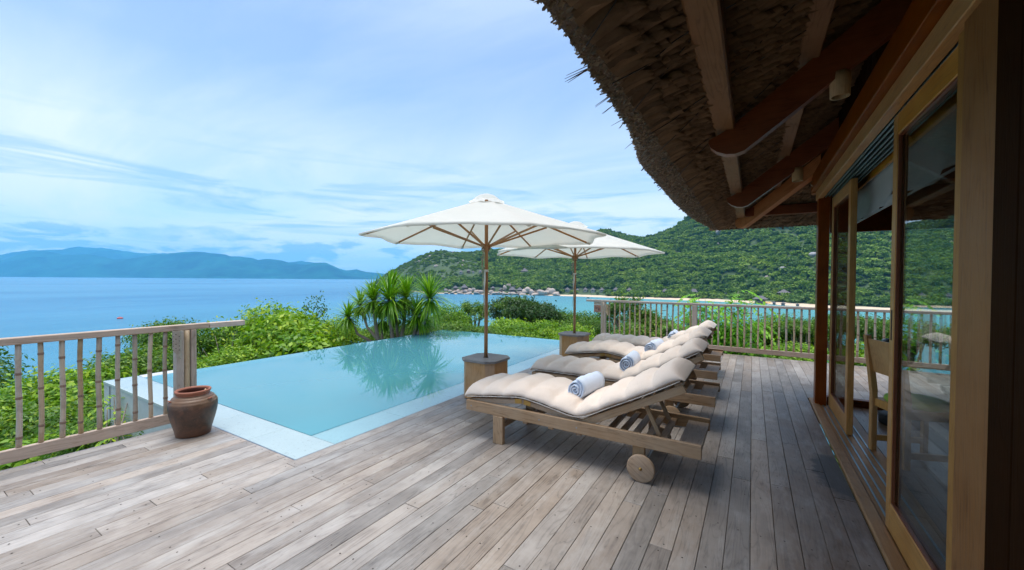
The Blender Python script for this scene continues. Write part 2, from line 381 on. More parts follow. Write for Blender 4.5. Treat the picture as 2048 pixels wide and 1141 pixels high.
M['pool'] = poolwall()
def schlick(t, normal, f0):
    lw = t.nodes.new('ShaderNodeLayerWeight'); lw.inputs['Blend'].default_value = .5
    if normal is not None: t.links.new(normal, lw.inputs['Normal'])
    return mth(t, 'ADD', mth(t, 'MULTIPLY', mth(t, 'POWER', lw.outputs['Facing'], 5.0), 1-f0), f0, clamp=True)
def clear(name, tint, f0, rough, wave=None):
    m, t, p = mat(name); t.nodes.remove(p); out = t.nodes['Material Output']
    tr = t.nodes.new('ShaderNodeBsdfTransparent'); tr.inputs[0].default_value = (*tint, 1)
    gl = t.nodes.new('ShaderNodeBsdfGlossy'); gl.inputs['Roughness'].default_value = rough
    nn = None
    if wave:
        g = t.nodes.new('ShaderNodeNewGeometry').outputs['Position']
        b = t.nodes.new('ShaderNodeBump'); b.inputs['Strength'].default_value = wave[1]; b.inputs['Distance'].default_value = wave[2]
        t.links.new(noise(t, mapping(t, g, scale=(1, .6, 1)), wave[0], 4, .55, .3), b.inputs['Height']); t.links.new(b.outputs[0], gl.inputs['Normal']); nn = b.outputs[0]
    body = tr.outputs[0]
    if name == 'pool_water':
        df = t.nodes.new('ShaderNodeBsdfDiffuse'); df.inputs[0].default_value = (.12, .41, .48, 1)
        m2 = t.nodes.new('ShaderNodeMixShader'); m2.inputs[0].default_value = .68
        t.links.new(tr.outputs[0], m2.inputs[1]); t.links.new(df.outputs[0], m2.inputs[2]); body = m2.outputs[0]
    mx = t.nodes.new('ShaderNodeMixShader'); t.links.new(schlick(t, nn, f0), mx.inputs[0])
    t.links.new(body, mx.inputs[1]); t.links.new(gl.outputs[0], mx.inputs[2]); t.links.new(mx.outputs[0], out.inputs[0]); return m
M['glass'] = clear('window_glass', (.80, .86, .84), .09, .0)
M['water'] = clear('pool_water', (.60, .90, .95), .095, .003, (3.0, .08, .012))
def leafmat(name, stops, trans=.28, rough=.45):
    m, t, p = mat(name); a = t.nodes.new('ShaderNodeAttribute'); a.attribute_name = 'tint'; oi = t.nodes.new('ShaderNodeObjectInfo')
    f = mth(t, 'ADD', mth(t, 'MULTIPLY', a.outputs['Fac'], .82), mth(t, 'MULTIPLY', oi.outputs['Random'], .18))
    if name == 'forest_leaves':
        gp = t.nodes.new('ShaderNodeNewGeometry').outputs['Position']
        f = mth(t, 'ADD', mth(t, 'MULTIPLY', a.outputs['Fac'], .30), mth(t, 'MULTIPLY', oi.outputs['Random'], .45))
        f = mth(t, 'ADD', f, mth(t, 'MULTIPLY', ramp(t, noise(t, gp, .012, 4, .6), [(.3, 0), (.7, 1)]), .30))
    c = ramp(t, f, stops); t.links.new(c, p.inputs['Base Color']); p.inputs['Roughness'].default_value = rough
    p.inputs['Specular IOR Level'].default_value = .35
    out = t.nodes['Material Output']; tr = t.nodes.new('ShaderNodeBsdfTranslucent'); t.links.new(mixc(t, 1.0, c, (1.25, 1.35, .7), 'MULTIPLY'), tr.inputs[0])
    mx = t.nodes.new('ShaderNodeMixShader'); mx.inputs[0].default_value = trans
    t.links.new(p.outputs[0], mx.inputs[1]); t.links.new(tr.outputs[0], mx.inputs[2]); t.links.new(mx.outputs[0], out.inputs[0]); return m
M['leaf_bright'] = leafmat('bright_green_leaves', [(0, (.018, .062, .008)), (.4, (.11, .26, .012)), (.75, (.30, .48, .018)), (1, (.48, .55, .03))])
M['leaf_mid'] = leafmat('mid_green_leaves', [(0, (.014, .048, .009)), (.45, (.065, .165, .016)), (.8, (.19, .34, .022)), (1, (.36, .42, .03))])
M['leaf_dark'] = leafmat('dark_green_leaves', [(0, (.015, .045, .014)), (.5, (.035, .095, .02)), (.85, (.10, .18, .03)), (1, (.33, .34, .03))])
M['leaf_lime'] = leafmat('lime_green_leaves', [(0, (.08, .24, .015)), (.5, (.19, .46, .02)), (1, (.36, .60, .04))], .35)
M['blade'] = leafmat('dracaena_blades', [(0, (.06, .17, .010)), (.5, (.17, .37, .014)), (.9, (.38, .55, .03)), (1, (.50, .48, .12))], .2, .35)
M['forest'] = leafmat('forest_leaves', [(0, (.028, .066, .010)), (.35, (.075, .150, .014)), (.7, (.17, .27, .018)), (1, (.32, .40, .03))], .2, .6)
M['bark'] = plain('grey_bark', (.27, .22, .18), .9, nscale=14, var=.4, bmp=.6, bdist=.01)
M['pbark'] = plain('pinkish_grey_bark', (.34, .27, .22), .85, nscale=20, var=.35, bmp=.6, bdist=.01)

# ================================================================== THE SETTING
# ---- sea
def sea_mat():
    m, t, p = mat('sea_water'); t.nodes.remove(p); out = t.nodes['Material Output']
    g = t.nodes.new('ShaderNodeNewGeometry').outputs['Position']; s = t.nodes.new('ShaderNodeSeparateXYZ'); t.links.new(g, s.inputs[0])
    sh = ramp(t, mth(t, 'ADD', mth(t, 'MULTIPLY', s.outputs[0], 1/900.0), .75), [(.12, 0), (.62, 1)])
    sh = mth(t, 'MULTIPLY', sh, ramp(t, mth(t, 'MULTIPLY', s.outputs[1], 1/1000.0), [(.08, .35), (.35, 1), (.95, 1), (1.0, .3)]))
    big = noise(t, mapping(t, g, scale=(.0022, .0007, 1)), 1, 5, .55)
    c = mixc(t, ramp(t, big, [(.35, 0), (.65, 1)]), (.028, .185, .35), (.065, .27, .44)); c = mixc(t, mth(t, 'MULTIPLY', ramp(t, noise(t, mapping(t, g, scale=(.02, .006, 1), rot=(0, 0, .6)), 1, 6, .65, .5), [(.5, 0), (.62, 1)]), .25), c, (.10, .31, .45)); c = mixc(t, mth(t, 'MULTIPLY', ramp(t, noise(t, mapping(t, g, scale=(.09, .03, 1), rot=(0, 0, .6)), 1, 5, .7), [(.45, 0), (.65, 1)]), .35), c, mixc(t, 1.0, c, (.62, .72, .82), 'MULTIPLY')); c = mixc(t, sh, c, (.10, .34, .37))
    df = t.nodes.new('ShaderNodeBsdfDiffuse'); t.links.new(c, df.inputs[0])
    gl = t.nodes.new('ShaderNodeBsdfGlossy'); gl.inputs['Roughness'].default_value = .22
    b = t.nodes.new('ShaderNodeBump'); b.inputs['Strength'].default_value = .9; b.inputs['Distance'].default_value = 1.2
    wv = mth(t, 'ADD', noise(t, mapping(t, g, scale=(.10, .16, 1), rot=(0, 0, .5)), 1, 6, .6, .3), mth(t, 'MULTIPLY', noise(t, mapping(t, g, scale=(.7, 1.1, 1)), 1, 4, .6), .3))
    t.links.new(wv, b.inputs['Height']); t.links.new(b.outputs[0], gl.inputs['Normal']); t.links.new(b.outputs[0], df.inputs['Normal'])
    mx = t.nodes.new('ShaderNodeMixShader'); t.links.new(mth(t, 'MULTIPLY', schlick(t, b.outputs[0], .02), .50), mx.inputs[0])
    t.links.new(df.outputs[0], mx.inputs[1]); t.links.new(gl.outputs[0], mx.inputs[2]); t.links.new(mx.outputs[0], out.inputs[0]); return m
SEA = -33.0
S_ = 19000.0
o = MB().add([(-S_, -S_, SEA), (S_, -S_, SEA), (S_, S_, SEA), (-S_, S_, SEA)], [(0, 1, 2, 3)]).build('sea', sea_mat()); tag(o, kind='structure')

# ---- far mountains: lofted ranges
def fbm(x, y, s, oc=5, seed=0.0):
    return mnoise.fractal(Vector((x*s+seed, y*s-seed, seed*.7)), 1.0, 2.0, oc)
def mtn_mat():
    m, t, p = mat('far_forested_slope'); g = t.nodes.new('ShaderNodeNewGeometry').outputs['Position']
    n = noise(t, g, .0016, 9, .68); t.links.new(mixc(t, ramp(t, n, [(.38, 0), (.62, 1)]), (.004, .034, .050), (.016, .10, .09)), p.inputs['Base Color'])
    p.inputs['Roughness'].default_value = .95; p.inputs['Specular IOR Level'].default_value = .05; return m
M['mtn'] = mtn_mat()
def mountain(pts, kbase, kridge, seed):
    """pts: survey (x, y) of the skyline, kbase/kridge: metres to coast and to ridge"""
    px = np.array([p[0] for p in pts]); py = np.array([p[1] for p in pts])
    NX, NT = 260, 26; V = []
    xs = np.linspace(px[0], px[-1], NX)
    for x in xs:
        y = np.interp(x, px, py); top = at_k(x, y, kridge); bot = at_z(x, 560+.0072*(x-CX), SEA)
        d = ray(x, 560); d = d/np.linalg.norm(d[:2]); 
        rb = kbase/ (ray(x, 560)@cf)*np.linalg.norm(ray(x, 560)[:2]); rt = np.linalg.norm(top[:2])
        for j in range(NT):
            tt = j/(NT-5.0)
            if tt <= 1:
                rr = rb+(rt-rb)*tt; h = SEA-8+(top[2]-SEA+8)*(tt**.85)
                amp = (top[2]-SEA)*.42*math.sin(PI*tt)
            else:
                rr = rt+(tt-1)*(rt-rb)*3; h = SEA+(top[2]-SEA)*(1-(tt-1)*2.2); amp = 0
            X, Y = d[0]*rr, d[1]*rr; V.append((X, Y, h+amp*(fbm(X, Y, .0009, 6, seed)) + (top[2]-SEA)*.03*fbm(X, Y, .004, 4, seed)))
    F = [(i*NT+j, (i+1)*NT+j, (i+1)*NT+j+1, i*NT+j+1) for i in range(NX-1) for j in range(NT-1)]
    o = MB(); o.v = V; o.f = F; o.sm = [True]*len(F); o = o.build('mountain_range', M['mtn']); tag(o, kind='structure'); return o
Z7 = lambda l: [(x/2.5934, 200+y/2.5934) for x, y in l]
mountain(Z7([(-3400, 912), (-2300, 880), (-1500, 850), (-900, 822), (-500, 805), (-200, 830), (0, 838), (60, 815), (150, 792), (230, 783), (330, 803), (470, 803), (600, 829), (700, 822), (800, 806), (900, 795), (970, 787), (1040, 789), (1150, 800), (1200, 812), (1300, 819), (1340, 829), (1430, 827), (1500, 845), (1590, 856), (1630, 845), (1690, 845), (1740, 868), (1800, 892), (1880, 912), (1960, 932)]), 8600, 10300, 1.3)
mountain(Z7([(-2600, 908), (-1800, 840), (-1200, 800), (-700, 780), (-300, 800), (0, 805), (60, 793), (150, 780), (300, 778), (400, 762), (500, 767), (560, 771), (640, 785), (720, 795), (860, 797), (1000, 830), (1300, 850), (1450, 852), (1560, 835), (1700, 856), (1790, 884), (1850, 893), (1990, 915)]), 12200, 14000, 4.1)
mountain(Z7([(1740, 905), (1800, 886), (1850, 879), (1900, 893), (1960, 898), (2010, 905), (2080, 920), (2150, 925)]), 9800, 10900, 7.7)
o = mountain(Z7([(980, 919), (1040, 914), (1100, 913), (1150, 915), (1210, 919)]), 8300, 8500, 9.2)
o.name = 'islet'

# ---- headland with bay: shore distance, ridge skyline and ridge distance by bearing
HL = [(736, 1700, 571, 1760), (748, 1450, 563, 1640), (770, 1250, 548, 1500), (800, 1120, 530, 1480), (835, 980, 511, 1450), (860, 920, 502, 1420), (880, 900, 498, 1400), (905, 880, 503, 1400), (960, 870, 501, 1400),
      (1000, 850, 500, 1450), (1080, 840, 492, 1500), (1150, 800, 476, 1600), (1205, 760, 458, 1700), (1250, 735, 470, 1700), (1290, 715, 477, 1500), (1340, 690, 457, 1350), (1375, 672, 437, 1320), (1400, 665, 428, 1300),
      (1500, 600, 398, 1250), (1650, 500, 385, 1200), (1800, 450, 385, 1150), (2000, 400, 390, 1100), (2400, 360, 400, 1000), (3000, 350, 420, 900)]
HLa = np.array(HL, float)
def hill_xyz(px, t):
    """t 0 = waterline, 1 = ridge, >1 behind"""
    ks, ry, kr = (np.interp(px, HLa[:, 0], HLa[:, i]) for i in (1, 2, 3))
    top = at_k(px, ry+3, kr); r = ray(px, 560); d = r/np.linalg.norm(r[:2]); sc = np.linalg.norm(r[:2])/(r@cf)
    rs = ks*sc; rt = np.linalg.norm(top[:2]); H = top[2]-SEA
    rr = rs+(rt-rs)*t
    beach = min(1, max(0, (px-1090)/60.0))
    dm = rr-rs                                             # metres inland
    flat = beach*110.0
    if t <= 1:
        q = max(0.0, (dm-flat)/(rt-rs-flat)); h = H*(q**(.92))
        h = h*(1-.0) + (0.045*dm if dm < 50 else 2.25+.03*(dm-50))*(1 if beach > 0 else 0)*(1-q)*beach + (1-beach)*min(dm*.25, 6)*(1-q)
        amp = H*.16*math.sin(PI*min(1, q))
    else:
        h = H*(1-(t-1)*1.1); amp = 0; q = 1
    X, Y = d[0]*rr, d[1]*rr
    h += amp*fbm(X, Y, .0042, 4, 2.2) + min(6, H*.05)*q*fbm(X, Y, .018, 3, 5.5)
    if t <= 0: h = min(h, 0)-2+t*60
    return np.array([X, Y, SEA+h])
def hproj(p):
    d = p-CAM; k = d@cf; return CX+FPX*(d@cr)/k, CY-FPX*(d@cu)/k
def hill_at(px, py):
    for t in np.linspace(.002, 1.0, 320):
        p = hill_xyz(px, t)
        if hproj(p)[1] <= py: return p, t
    return p, 1.0
def land_mat():
    m, t, p = mat('headland_ground'); g = t.nodes.new('ShaderNodeNewGeometry').outputs['Position']; s = t.nodes.new('ShaderNodeSeparateXYZ'); t.links.new(g, s.inputs[0])
    n = noise(t, g, .05, 6, .6); gr = mixc(t, n, (.030, .060, .022), (.09, .13, .045))
    z = mth(t, 'ADD', s.outputs[2], mth(t, 'MULTIPLY', mth(t, 'SUBTRACT', n, .5), 1.5))
    f = ramp(t, mth(t, 'MULTIPLY', mth(t, 'ADD', z, 33.0), .1), [(.20, 0), (.24, 1)])
    t.links.new(mixc(t, f, mixc(t, noise(t, g, .3, 4), (.60, .44, .30), (.74, .58, .42)), gr), p.inputs['Base Color']); p.inputs['Roughness'].default_value = .95; return m
NX, NT = 300, 70
V = []; xs = np.concatenate([np.linspace(736, 1700, 230), np.linspace(1710, 3000, NX-230)])
ts = np.concatenate([[-.06], np.linspace(0, 1, NT-12), np.linspace(1.04, 1.7, 11)])
for x in xs:
    for t_ in ts: V.append(tuple(hill_xyz(x, t_)))
F = [(i*NT+j, (i+1)*NT+j, (i+1)*NT+j+1, i*NT+j+1) for i in range(NX-1) for j in range(NT-1)]
o = MB(); o.v = V; o.f = F; o.sm = [True]*len(F); o = o.build('headland', land_mat()); tag(o, kind='structure')

# ---- hillside under the villa
def ground_z(X, Y):
    d = max(0.0, math.hypot(max(0, -5.2-X), max(0, Y-9.6)))
    return -1.9 - .62*d - 1.1*fbm(X, Y, .12, 4, 3.3)*min(1, d/3)
xs_ = np.concatenate([np.linspace(-90, -9, 55), np.linspace(-8, 26, 45)]); ys_ = np.concatenate([np.linspace(-45, 8, 45), np.linspace(9, 90, 60)])
V = [(x, y, max(ground_z(x, y), SEA-4)) for x in xs_ for y in ys_]; NY = len(ys_)
F = [(i*NY+j, (i+1)*NY+j, (i+1)*NY+j+1, i*NY+j+1) for i in range(len(xs_)-1) for j in range(NY-1)]
o = MB(); o.v = V; o.f = F; o.sm = [True]*len(F); o = o.build('hillside', plain('hillside_soil', (.06, .075, .03), .95, nscale=.8, var=.5)); tag(o, kind='structure')

# ================================================================== DECK
deck = thing('deck', None, None); tag(deck, kind='structure')
PW = .1235; GAP = .0028
def plank_mesh(wd, ln, th=.028):
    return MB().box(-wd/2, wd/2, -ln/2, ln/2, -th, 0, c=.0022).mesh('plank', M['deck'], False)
screws = MB()
def screw(x, y):
    pts = [(x+.0052*math.cos(a), y+.0052*math.sin(a), .0010) for a in np.linspace(0, 2*PI, 7)[:-1]]
    screws.add(pts, [tuple(range(6))])
nplank = 0
def lay_row(xc, y0, y1, wd=PW-GAP):
    global nplank
    y = y0; first = True
    while y < y1-.02:
        L = R_.uniform(1.6, 3.4)
        if first: L *= R_.uniform(.35, 1)
        first = False
        ye = min(y1, y+L)
        if y1-ye < .5: ye = y1
        o = bpy.data.objects.new('plank', plank_mesh(wd, ye-y-.003)); link(o, deck)
        o.location = (xc+R_.uniform(-.0004, .0004), (y+ye)/2, R_.uniform(-.0009, .0009)); nplank += 1
        screw(xc+R_.uniform(-.02, .02), y+.035); screw(xc+R_.uniform(-.02, .02), ye-.035)
        s = math.ceil((y+.1)/.46)*.46
        while s < ye-.1:
            screw(xc+R_.choice((-.018, .0, .02))+R_.uniform(-.008, .008), s+R_.uniform(-.015, .015)); s += .46
        y = ye
x = .628-PW/2; row = 0
while x > -4.90:
    lay_row(x, -.9, 9.22 if x > -3.19 else 1.882); x -= PW
x = .628+PW/2
while x < 4.6:
    lay_row(x, 6.34, 9.22); x += PW
o = screws.build('screw_heads', M['screw'], deck); o['kind'] = 'stuff'
bx('joist', M['rail'], deck, -4.93, .62, -1.0, -.93, -.25, -.03)
for yj in np.arange(-.6, 9.2, .9):
    bx('joist', M['rail_x'], deck, (-4.88 if yj < 1.85 else -3.15), .62, yj, yj+.06, -.20, -.03, c=0)
bx('rim_board', M['rail_x'], deck, -3.19, 4.6, 9.225, 9.26, -.22, -.004)
bx('rim_board', M['rail'], deck, -4.925, -4.89, -1.0, 1.86, -.22, -.004)
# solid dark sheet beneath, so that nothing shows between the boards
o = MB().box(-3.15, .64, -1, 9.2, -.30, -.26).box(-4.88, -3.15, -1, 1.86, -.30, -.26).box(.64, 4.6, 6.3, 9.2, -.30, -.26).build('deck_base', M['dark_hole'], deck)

# ================================================================== POOL
pool = thing('infinity_pool', 'rectangular infinity pool with pale stone edge and turquoise water beside the wooden deck', 'pool', (0, 0, 0))
WZ = -.012
PX0, PX1, PY0, PY1 = -7.76, -3.20, 1.89, 9.06           # outer rectangle
IX0, IX1, IY0, IY1 = -7.60, -3.60, 2.27, 8.96          # basin
MB().box(IX0, IX1, IY0, IY1, -1.35, -1.25).build('basin_floor', M['pool'], pool)
b = MB().box(IX0-.12, IX0, IY0-.12, IY1+.1, -1.3, -.030).box(IX1, IX1+.12, IY0-.12, IY1+.1, -1.3, -.075).box(IX0, IX1, IY0-.12, IY0, -1.3, -.045).box(IX0, IX1, IY1, IY1+.1, -1.3, -.030)
b.build('basin_wall', M['pool'], pool)
# front coping slabs (just above the water) and submerged side coping
xs_c = [-8.0, -7.2, -6.4, -5.6, -4.8, -4.0, -3.2]
for a, c_ in zip(xs_c[:-1], xs_c[1:]): bx('coping_slab', M['coping'], pool, a+.002, c_-.002, 1.892, 2.275, -.05, -.016, c=.002)
ys_c = list(np.linspace(2.28, 9.06, 9))
for a, c_ in zip(ys_c[:-1], ys_c[1:]): bx('coping_slab', M['coping'], pool, -3.60, -3.203, a+.002, c_-.002, -.07, -.018, c=.002)
MB().box(-3.2025, -3.1925, 1.89, 9.06, -.08, .001).box(-4.9, -3.1925, 1.879, 1.889, -.08, .001).build('edge_trim', M['steel'], pool)
# outer walls
MB().box(-7.77, -7.72, 1.9, 9.07, -2.6, -.022, c=.006).box(-7.7, -3.2, 9.06, 9.11, -2.6, -.022, c=.006).build('infinity_edge', M['stone'], pool)
bx('front_wall', M['stone'], pool, -7.999, -4.96, 1.90, 2.2, -2.8, -.052, c=.004)
bx('corner_block', M['stone'], pool, -7.995, -7.775, 2.282, 2.85, -2.8, -.010, c=.008)
bx('catch_basin', M['stone'], pool, -8.75, -8.01, 2.2, 2.9, -2.9, -.62, c=.01)
M['film'] = clear('water_film', (.93, .98, .99), .05, .01, (3.0, .10, .010))
MB().add([(-7.765, 2.277, WZ), (-3.602, 2.277, WZ), (-3.602, 9.10, WZ), (-7.765, 9.10, WZ)], [(0, 1, 2, 3)]).build('water', M['water'], pool)
MB().add([(-7.99, 1.893, WZ), (-3.2035, 1.893, WZ), (-3.2035, 2.277, WZ), (-7.99, 2.277, WZ)], [(0, 1, 2, 3)]).build('water_film', M['film'], pool)
M['film2'] = clear('deeper_water_film', (.78, .95, .99), .06, .01, (3.0, .12, .012))
MB().add([(-3.602, 2.277, WZ), (-3.2035, 2.277, WZ), (-3.2035, 9.10, WZ), (-3.602, 9.10, WZ)], [(0, 1, 2, 3)]).build('water_film', M['film2'], pool)

# ================================================================== RAILINGS
def baluster(parent, x, y, z0, z1, bend):
    n = 9; pts = []; ph = R_.uniform(0, 6); bx_, by_ = R_.uniform(-bend, bend), R_.uniform(-bend, bend)
    r = R_.uniform(.0155, .019)
    for i in range(n):
        q = i/(n-1); s_ = math.sin(q*PI*R_.uniform(.95, 1.05))
        pts.append((bx_*s_+.002*math.sin(q*9+ph), by_*s_+.002*math.cos(q*8+ph), (z1-z0)*q))
    o = MB().tube(pts, [r*(1+.03*math.sin(i*2)) for i in range(n)], 10).build('baluster', M['bamboo'], parent, loc=(x, y, z0))
    zz = R_.uniform(.06, .25); nb = MB()
    while zz < z1-z0-.05:
        q = zz/(z1-z0); i = q*(n-1); a = pts[int(i)]; c2 = pts[min(n-1, int(i)+1)]; f_ = i-int(i)
        p = [a[k]+(c2[k]-a[k])*f_ for k in range(3)]
        nb.tube([(p[0], p[1], zz-.011), (p[0], p[1], zz-.004), (p[0], p[1], zz+.004), (p[0], p[1], zz+.010)], [r*1.0+.0004, r+.0028, r+.0026, r+.0004], 10, cap=False)
        zz += R_.uniform(.19, .33)
    nr_ = nb.build('node_ring', M['node'], o); nr_['kind'] = 'stuff'
def holder(parent_label, cat, loc, rz, size=1.0, label=None):
    h = thing('bamboo_holder', parent_label, cat, loc, rz)
    n = 14; vs = []; fs = []
    R1, R2 = .036*size, .031*size; H0, H1 = .115*size, -.115*size
    # half tube whose lower end is cut on the slant
    for rr in (R1, R2):
        for i in range(n+1):
            a = -PI*.62+PI*1.24*i/n; x_, y_ = rr*math.sin(a), -rr*math.cos(a)
            vs.append((x_, y_, H0)); vs.append((x_, y_, H1 - .055*size*math.sin(a)))
    m = 2*(n+1)
    for i in range(n):
        a = 2*i; fs.append((a, a+2, a+3, a+1)); fs.append((m+a, m+a+1, m+a+3, m+a+2)); fs.append((a, m+a, m+a+2, a+2)); fs.append((a+1, a+3, m+a+3, m+a+1))
    fs.append((0, 1, m+1, m)); fs.append((2*n, m+2*n, m+2*n+1, 2*n+1))
    MB().add(vs, fs, False).build('shell', M['bamboo'], h)
    hb = MB()
    for a in (-.75, -.05, .65):
        for k, z in enumerate((.06, .015, -.035, -.075)):
            z = (z + (.02 if a == -.05 else 0))*size; r = R1+.0008
            c = Vector((r*math.sin(a), -r*math.cos(a), z)); nx = Vector((math.sin(a), -math.cos(a), 0)); tg = Vector((math.cos(a), math.sin(a), 0))
            hb.add([c+(tg*math.cos(q)+Vector((0, 0, 1))*math.sin(q))*.0048*size for q in np.linspace(0, 2*PI, 9)[:-1]], [tuple(range(8))])
    hb = hb.build('drain_holes', M['dark_hole'], h); hb['kind'] = 'stuff'
    return h

LX = -4.965
lr = thing('railing', 'weathered wooden railing with bamboo balusters on the left edge of the deck', 'railing', (LX, 0, 0))
bx('top_rail', M['rail'], lr, -.035, .035, -1.0, 1.98, .955, 1.012, c=.006)
bx('top_rail', M['rail'], lr, -.034, .034, 1.984, 2.33, .953, 1.010, c=.006)
bx('bottom_rail', M['rail'], lr, -.022, .022, -1.0, 1.69, .035, .135, c=.004)
for y in [v for v in np.arange(.693-.116*14, .69, .116)] + [.693, .807, .928, 1.036, 1.15, 1.271, 1.388, 1.505, 1.616]:
    baluster(lr, 0, y, .137, .953, .008)
bx('post', M['rail_z'], lr, -.045, .045, 1.693, 1.755, -.4, .953, c=.004)
bx('post', M['rail_z'], lr, -.045, .045, 1.815, 1.862, -.4, .953, c=.004)
MB().tube([(0, 0, z) for z in np.linspace(-.4, .953, 12)], [.026]*12, 12).build('post', M['bamboo'], lr, loc=(.018, 1.785, 0))
holder('slanted bamboo section with drilled holes fixed to the post of the left railing', 'bamboo holder', (LX+.062, 1.690, .845), math.radians(62))
# far railing
A_ = at_z(1170, 598, 1.012); B_ = at_z(1628, 618, 1.012)
# keep it level with the deck edge: from the post on the left to beyond the house
fa = Vector((-3.05, 9.33, 0)); fdir = Vector((1.0, -.010, 0)).normalized(); frz = math.atan2(fdir.y, fdir.x)
fr = thing('railing', 'long weathered railing with bamboo balusters across the far edge of the deck', 'railing', tuple(fa), frz)
bx('top_rail', M['rail_x'], fr, -.42, 3.2, -.04, .04, .962, 1.012, c=.006)
bx('top_rail', M['rail_x'], fr, 3.204, 8.0, -.04, .04, .962, 1.012, c=.006)
bx('bottom_rail', M['rail_x'], fr, .03, 8.0, -.022, .022, .05, .145, c=.004)
for xx in [-2.9, -2.77, -2.65, -2.54, -2.42, -2.3, -2.19, -2.07, -1.95, -1.83, -1.72, -1.6, -1.48, -1.37, -1.25, -1.13] + list(np.arange(-.94, 4.9, .1165)):
    if abs(xx-3.0) < .08: continue
    baluster(fr, xx+3.05, 0, .147, .962, .006)
bx('post', M['rail_z'], fr, -.045, .0, -.045, .045, -.5, .961, c=.004)
bx('post', M['rail_z'], fr, .03, .065, -.045, .045, -.5, .961, c=.004)
MB().tube([(0, 0, z) for z in np.linspace(-.5, .961, 12)], [.017]*12, 10).build('post', M['bamboo'], fr, loc=(.015, -.03, 0))
bx('post', M['rail_z'], fr, 1.955, 2.055, -.05, .05, -.5, .961, c=.005)
bx('post', M['rail_z'], fr, 5.95, 6.05, -.05, .05, -.5, .961, c=.005)
bx('cross_board', M['rail_x'], fr, -.23, -.05, -.02, .02, .895, .958, c=.003)
holder('small bamboo section with drilled holes on the post of the far railing', 'bamboo holder', (-2.945, 9.285, .80), math.radians(8), .95)
# no diving sign
sg = thing('no_diving_sign', 'small square wooden sign with a crossed-out diving figure on the far railing post', 'sign', (-3.19, 9.315, .80), frz)
M['sign'] = plain('sign_board', (.40, .23, .16), .6, nscale=20); M['signred'] = plain('sign_red_brown', (.30, .06, .035), .5)
bx('board', M['sign'], sg, -.085, .085, -.012, .010, -.09, .09, c=.003)
rg = MB(); nn_ = 28
for k in range(nn_):
    a, b2 = 2*PI*k/nn_, 2*PI*(k+1)/nn_
    rg.add([(r*math.cos(q), y_, r*math.sin(q)) for q in (a, b2) for r in (.062, .070) for y_ in (-.0150, -.0118)], [(0, 1, 3, 2), (4, 6, 7, 5), (0, 2, 6, 4), (1, 5, 7, 3), (0, 4, 5, 1), (2, 3, 7, 6)])
rg.box(-.066, .066, -.0149, -.012, -.004, .004, M=Matrix.Rotation(math.radians(42), 4, 'Y')); rg.build('ring', M['signred'], sg)
fg = MB(); fg.tube([(-.035, -.014, -.005), (-.012, -.014, .022), (.020, -.014, .026)], .0055, 6).tube([(.02, -.014, .026), (.034, -.014, -.002), (.030, -.014, -.03)], .005, 6).box(.036, .050, -.0155, -.0125, -.040, .018)
fg.tube([(-.044, -.014, -.012), (-.036, -.014, -.006)], .007, 6).build('diving_figure', M['black'], sg)

# ================================================================== HOUSE
house = thing('villa', 'thatched timber villa with sliding glass doors on the right of the deck', 'house', (0, 0, 0))
PX_ = .665
bx('corner_post', M['red_z'], house, .668, .778, 6.02, 6.17, 0, 2.62, c=.006)
bx('door_post', M['door_strip'], house, .690, .84, 2.19, 2.295, 0, 2.485, c=.004)
M['post_brown'] = wood('brown_door_post_wood', ((.13, .052, .018), (.32, .145, .052), (.36, .18, .075)), 2, .5, rvar=.05, knots=.35)
bx('door_post', M['post_brown'], house, .672, .86, 1.925, 2.187, 0, 2.485, c=.006)
# dark board wall nearer the camera
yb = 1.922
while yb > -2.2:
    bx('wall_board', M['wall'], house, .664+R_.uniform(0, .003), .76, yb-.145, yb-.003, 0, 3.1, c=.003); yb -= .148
# threshold
bx('threshold', M['sill'], house, .634, .715, 1.0, 6.30, -.02, .022, c=.008)
bx('threshold', M['sill'], house, .7165, .985, 1.0, 6.016, -.02, .012, c=.002)
for i, xt in enumerate((.745, .795, .855, .905)):
    bx('track', M['track'], house, xt-.006, xt+.006, 1.6, 6.01, .0125, .0185, c=.001)
# header
bx('header', M['gold_y'], house, .655, .715, 1.0, 6.16, 2.490, 2.60, c=.004)
bx('header', M['gold_y'], house, .940, .985, 1.0, 6.0, 2.470, 2.60, c=.004)
for i in range(6):
    bx('track', M['track'], house, .725+i*.034, .737+i*.034, 1.6, 6.0, 2.492+.004*(i % 2), 2.53, c=.001)
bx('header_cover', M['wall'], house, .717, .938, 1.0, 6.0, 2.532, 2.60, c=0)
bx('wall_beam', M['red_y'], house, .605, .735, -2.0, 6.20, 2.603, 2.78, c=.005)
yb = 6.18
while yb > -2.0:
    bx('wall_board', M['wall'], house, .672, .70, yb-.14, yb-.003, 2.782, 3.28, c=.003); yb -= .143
# room
yy = 0
x = .99
while x < 5.2:
    bx('floor_plank', M['floor_in'], house, x, x+.118, -.5, 6.16, -.025, .008, c=.002); x += .1205
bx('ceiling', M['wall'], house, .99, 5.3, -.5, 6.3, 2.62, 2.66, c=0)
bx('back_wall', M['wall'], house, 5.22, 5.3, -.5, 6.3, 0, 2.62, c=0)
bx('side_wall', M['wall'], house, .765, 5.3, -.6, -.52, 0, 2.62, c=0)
bx('window_sill', M['red_x'], house, .805, 5.2, 6.18, 6.27, -.02, .085, c=.004)
bx('window_head', M['red_x'], house, .805, 5.2, 6.20, 6.28, 2.09, 2.62, c=.004)
bx('window_post', M['red_z'], house, 2.62, 2.72, 6.20, 6.27, .085, 2.09, c=.004)
bx('window_post', M['red_z'], house, 4.0, 4.1, 6.20, 6.27, .085, 2.09, c=.004)
bx('outer_apron', M['rail_x'], house, .64, 4.6, 6.285, 6.335, -.06, .004, c=.002)

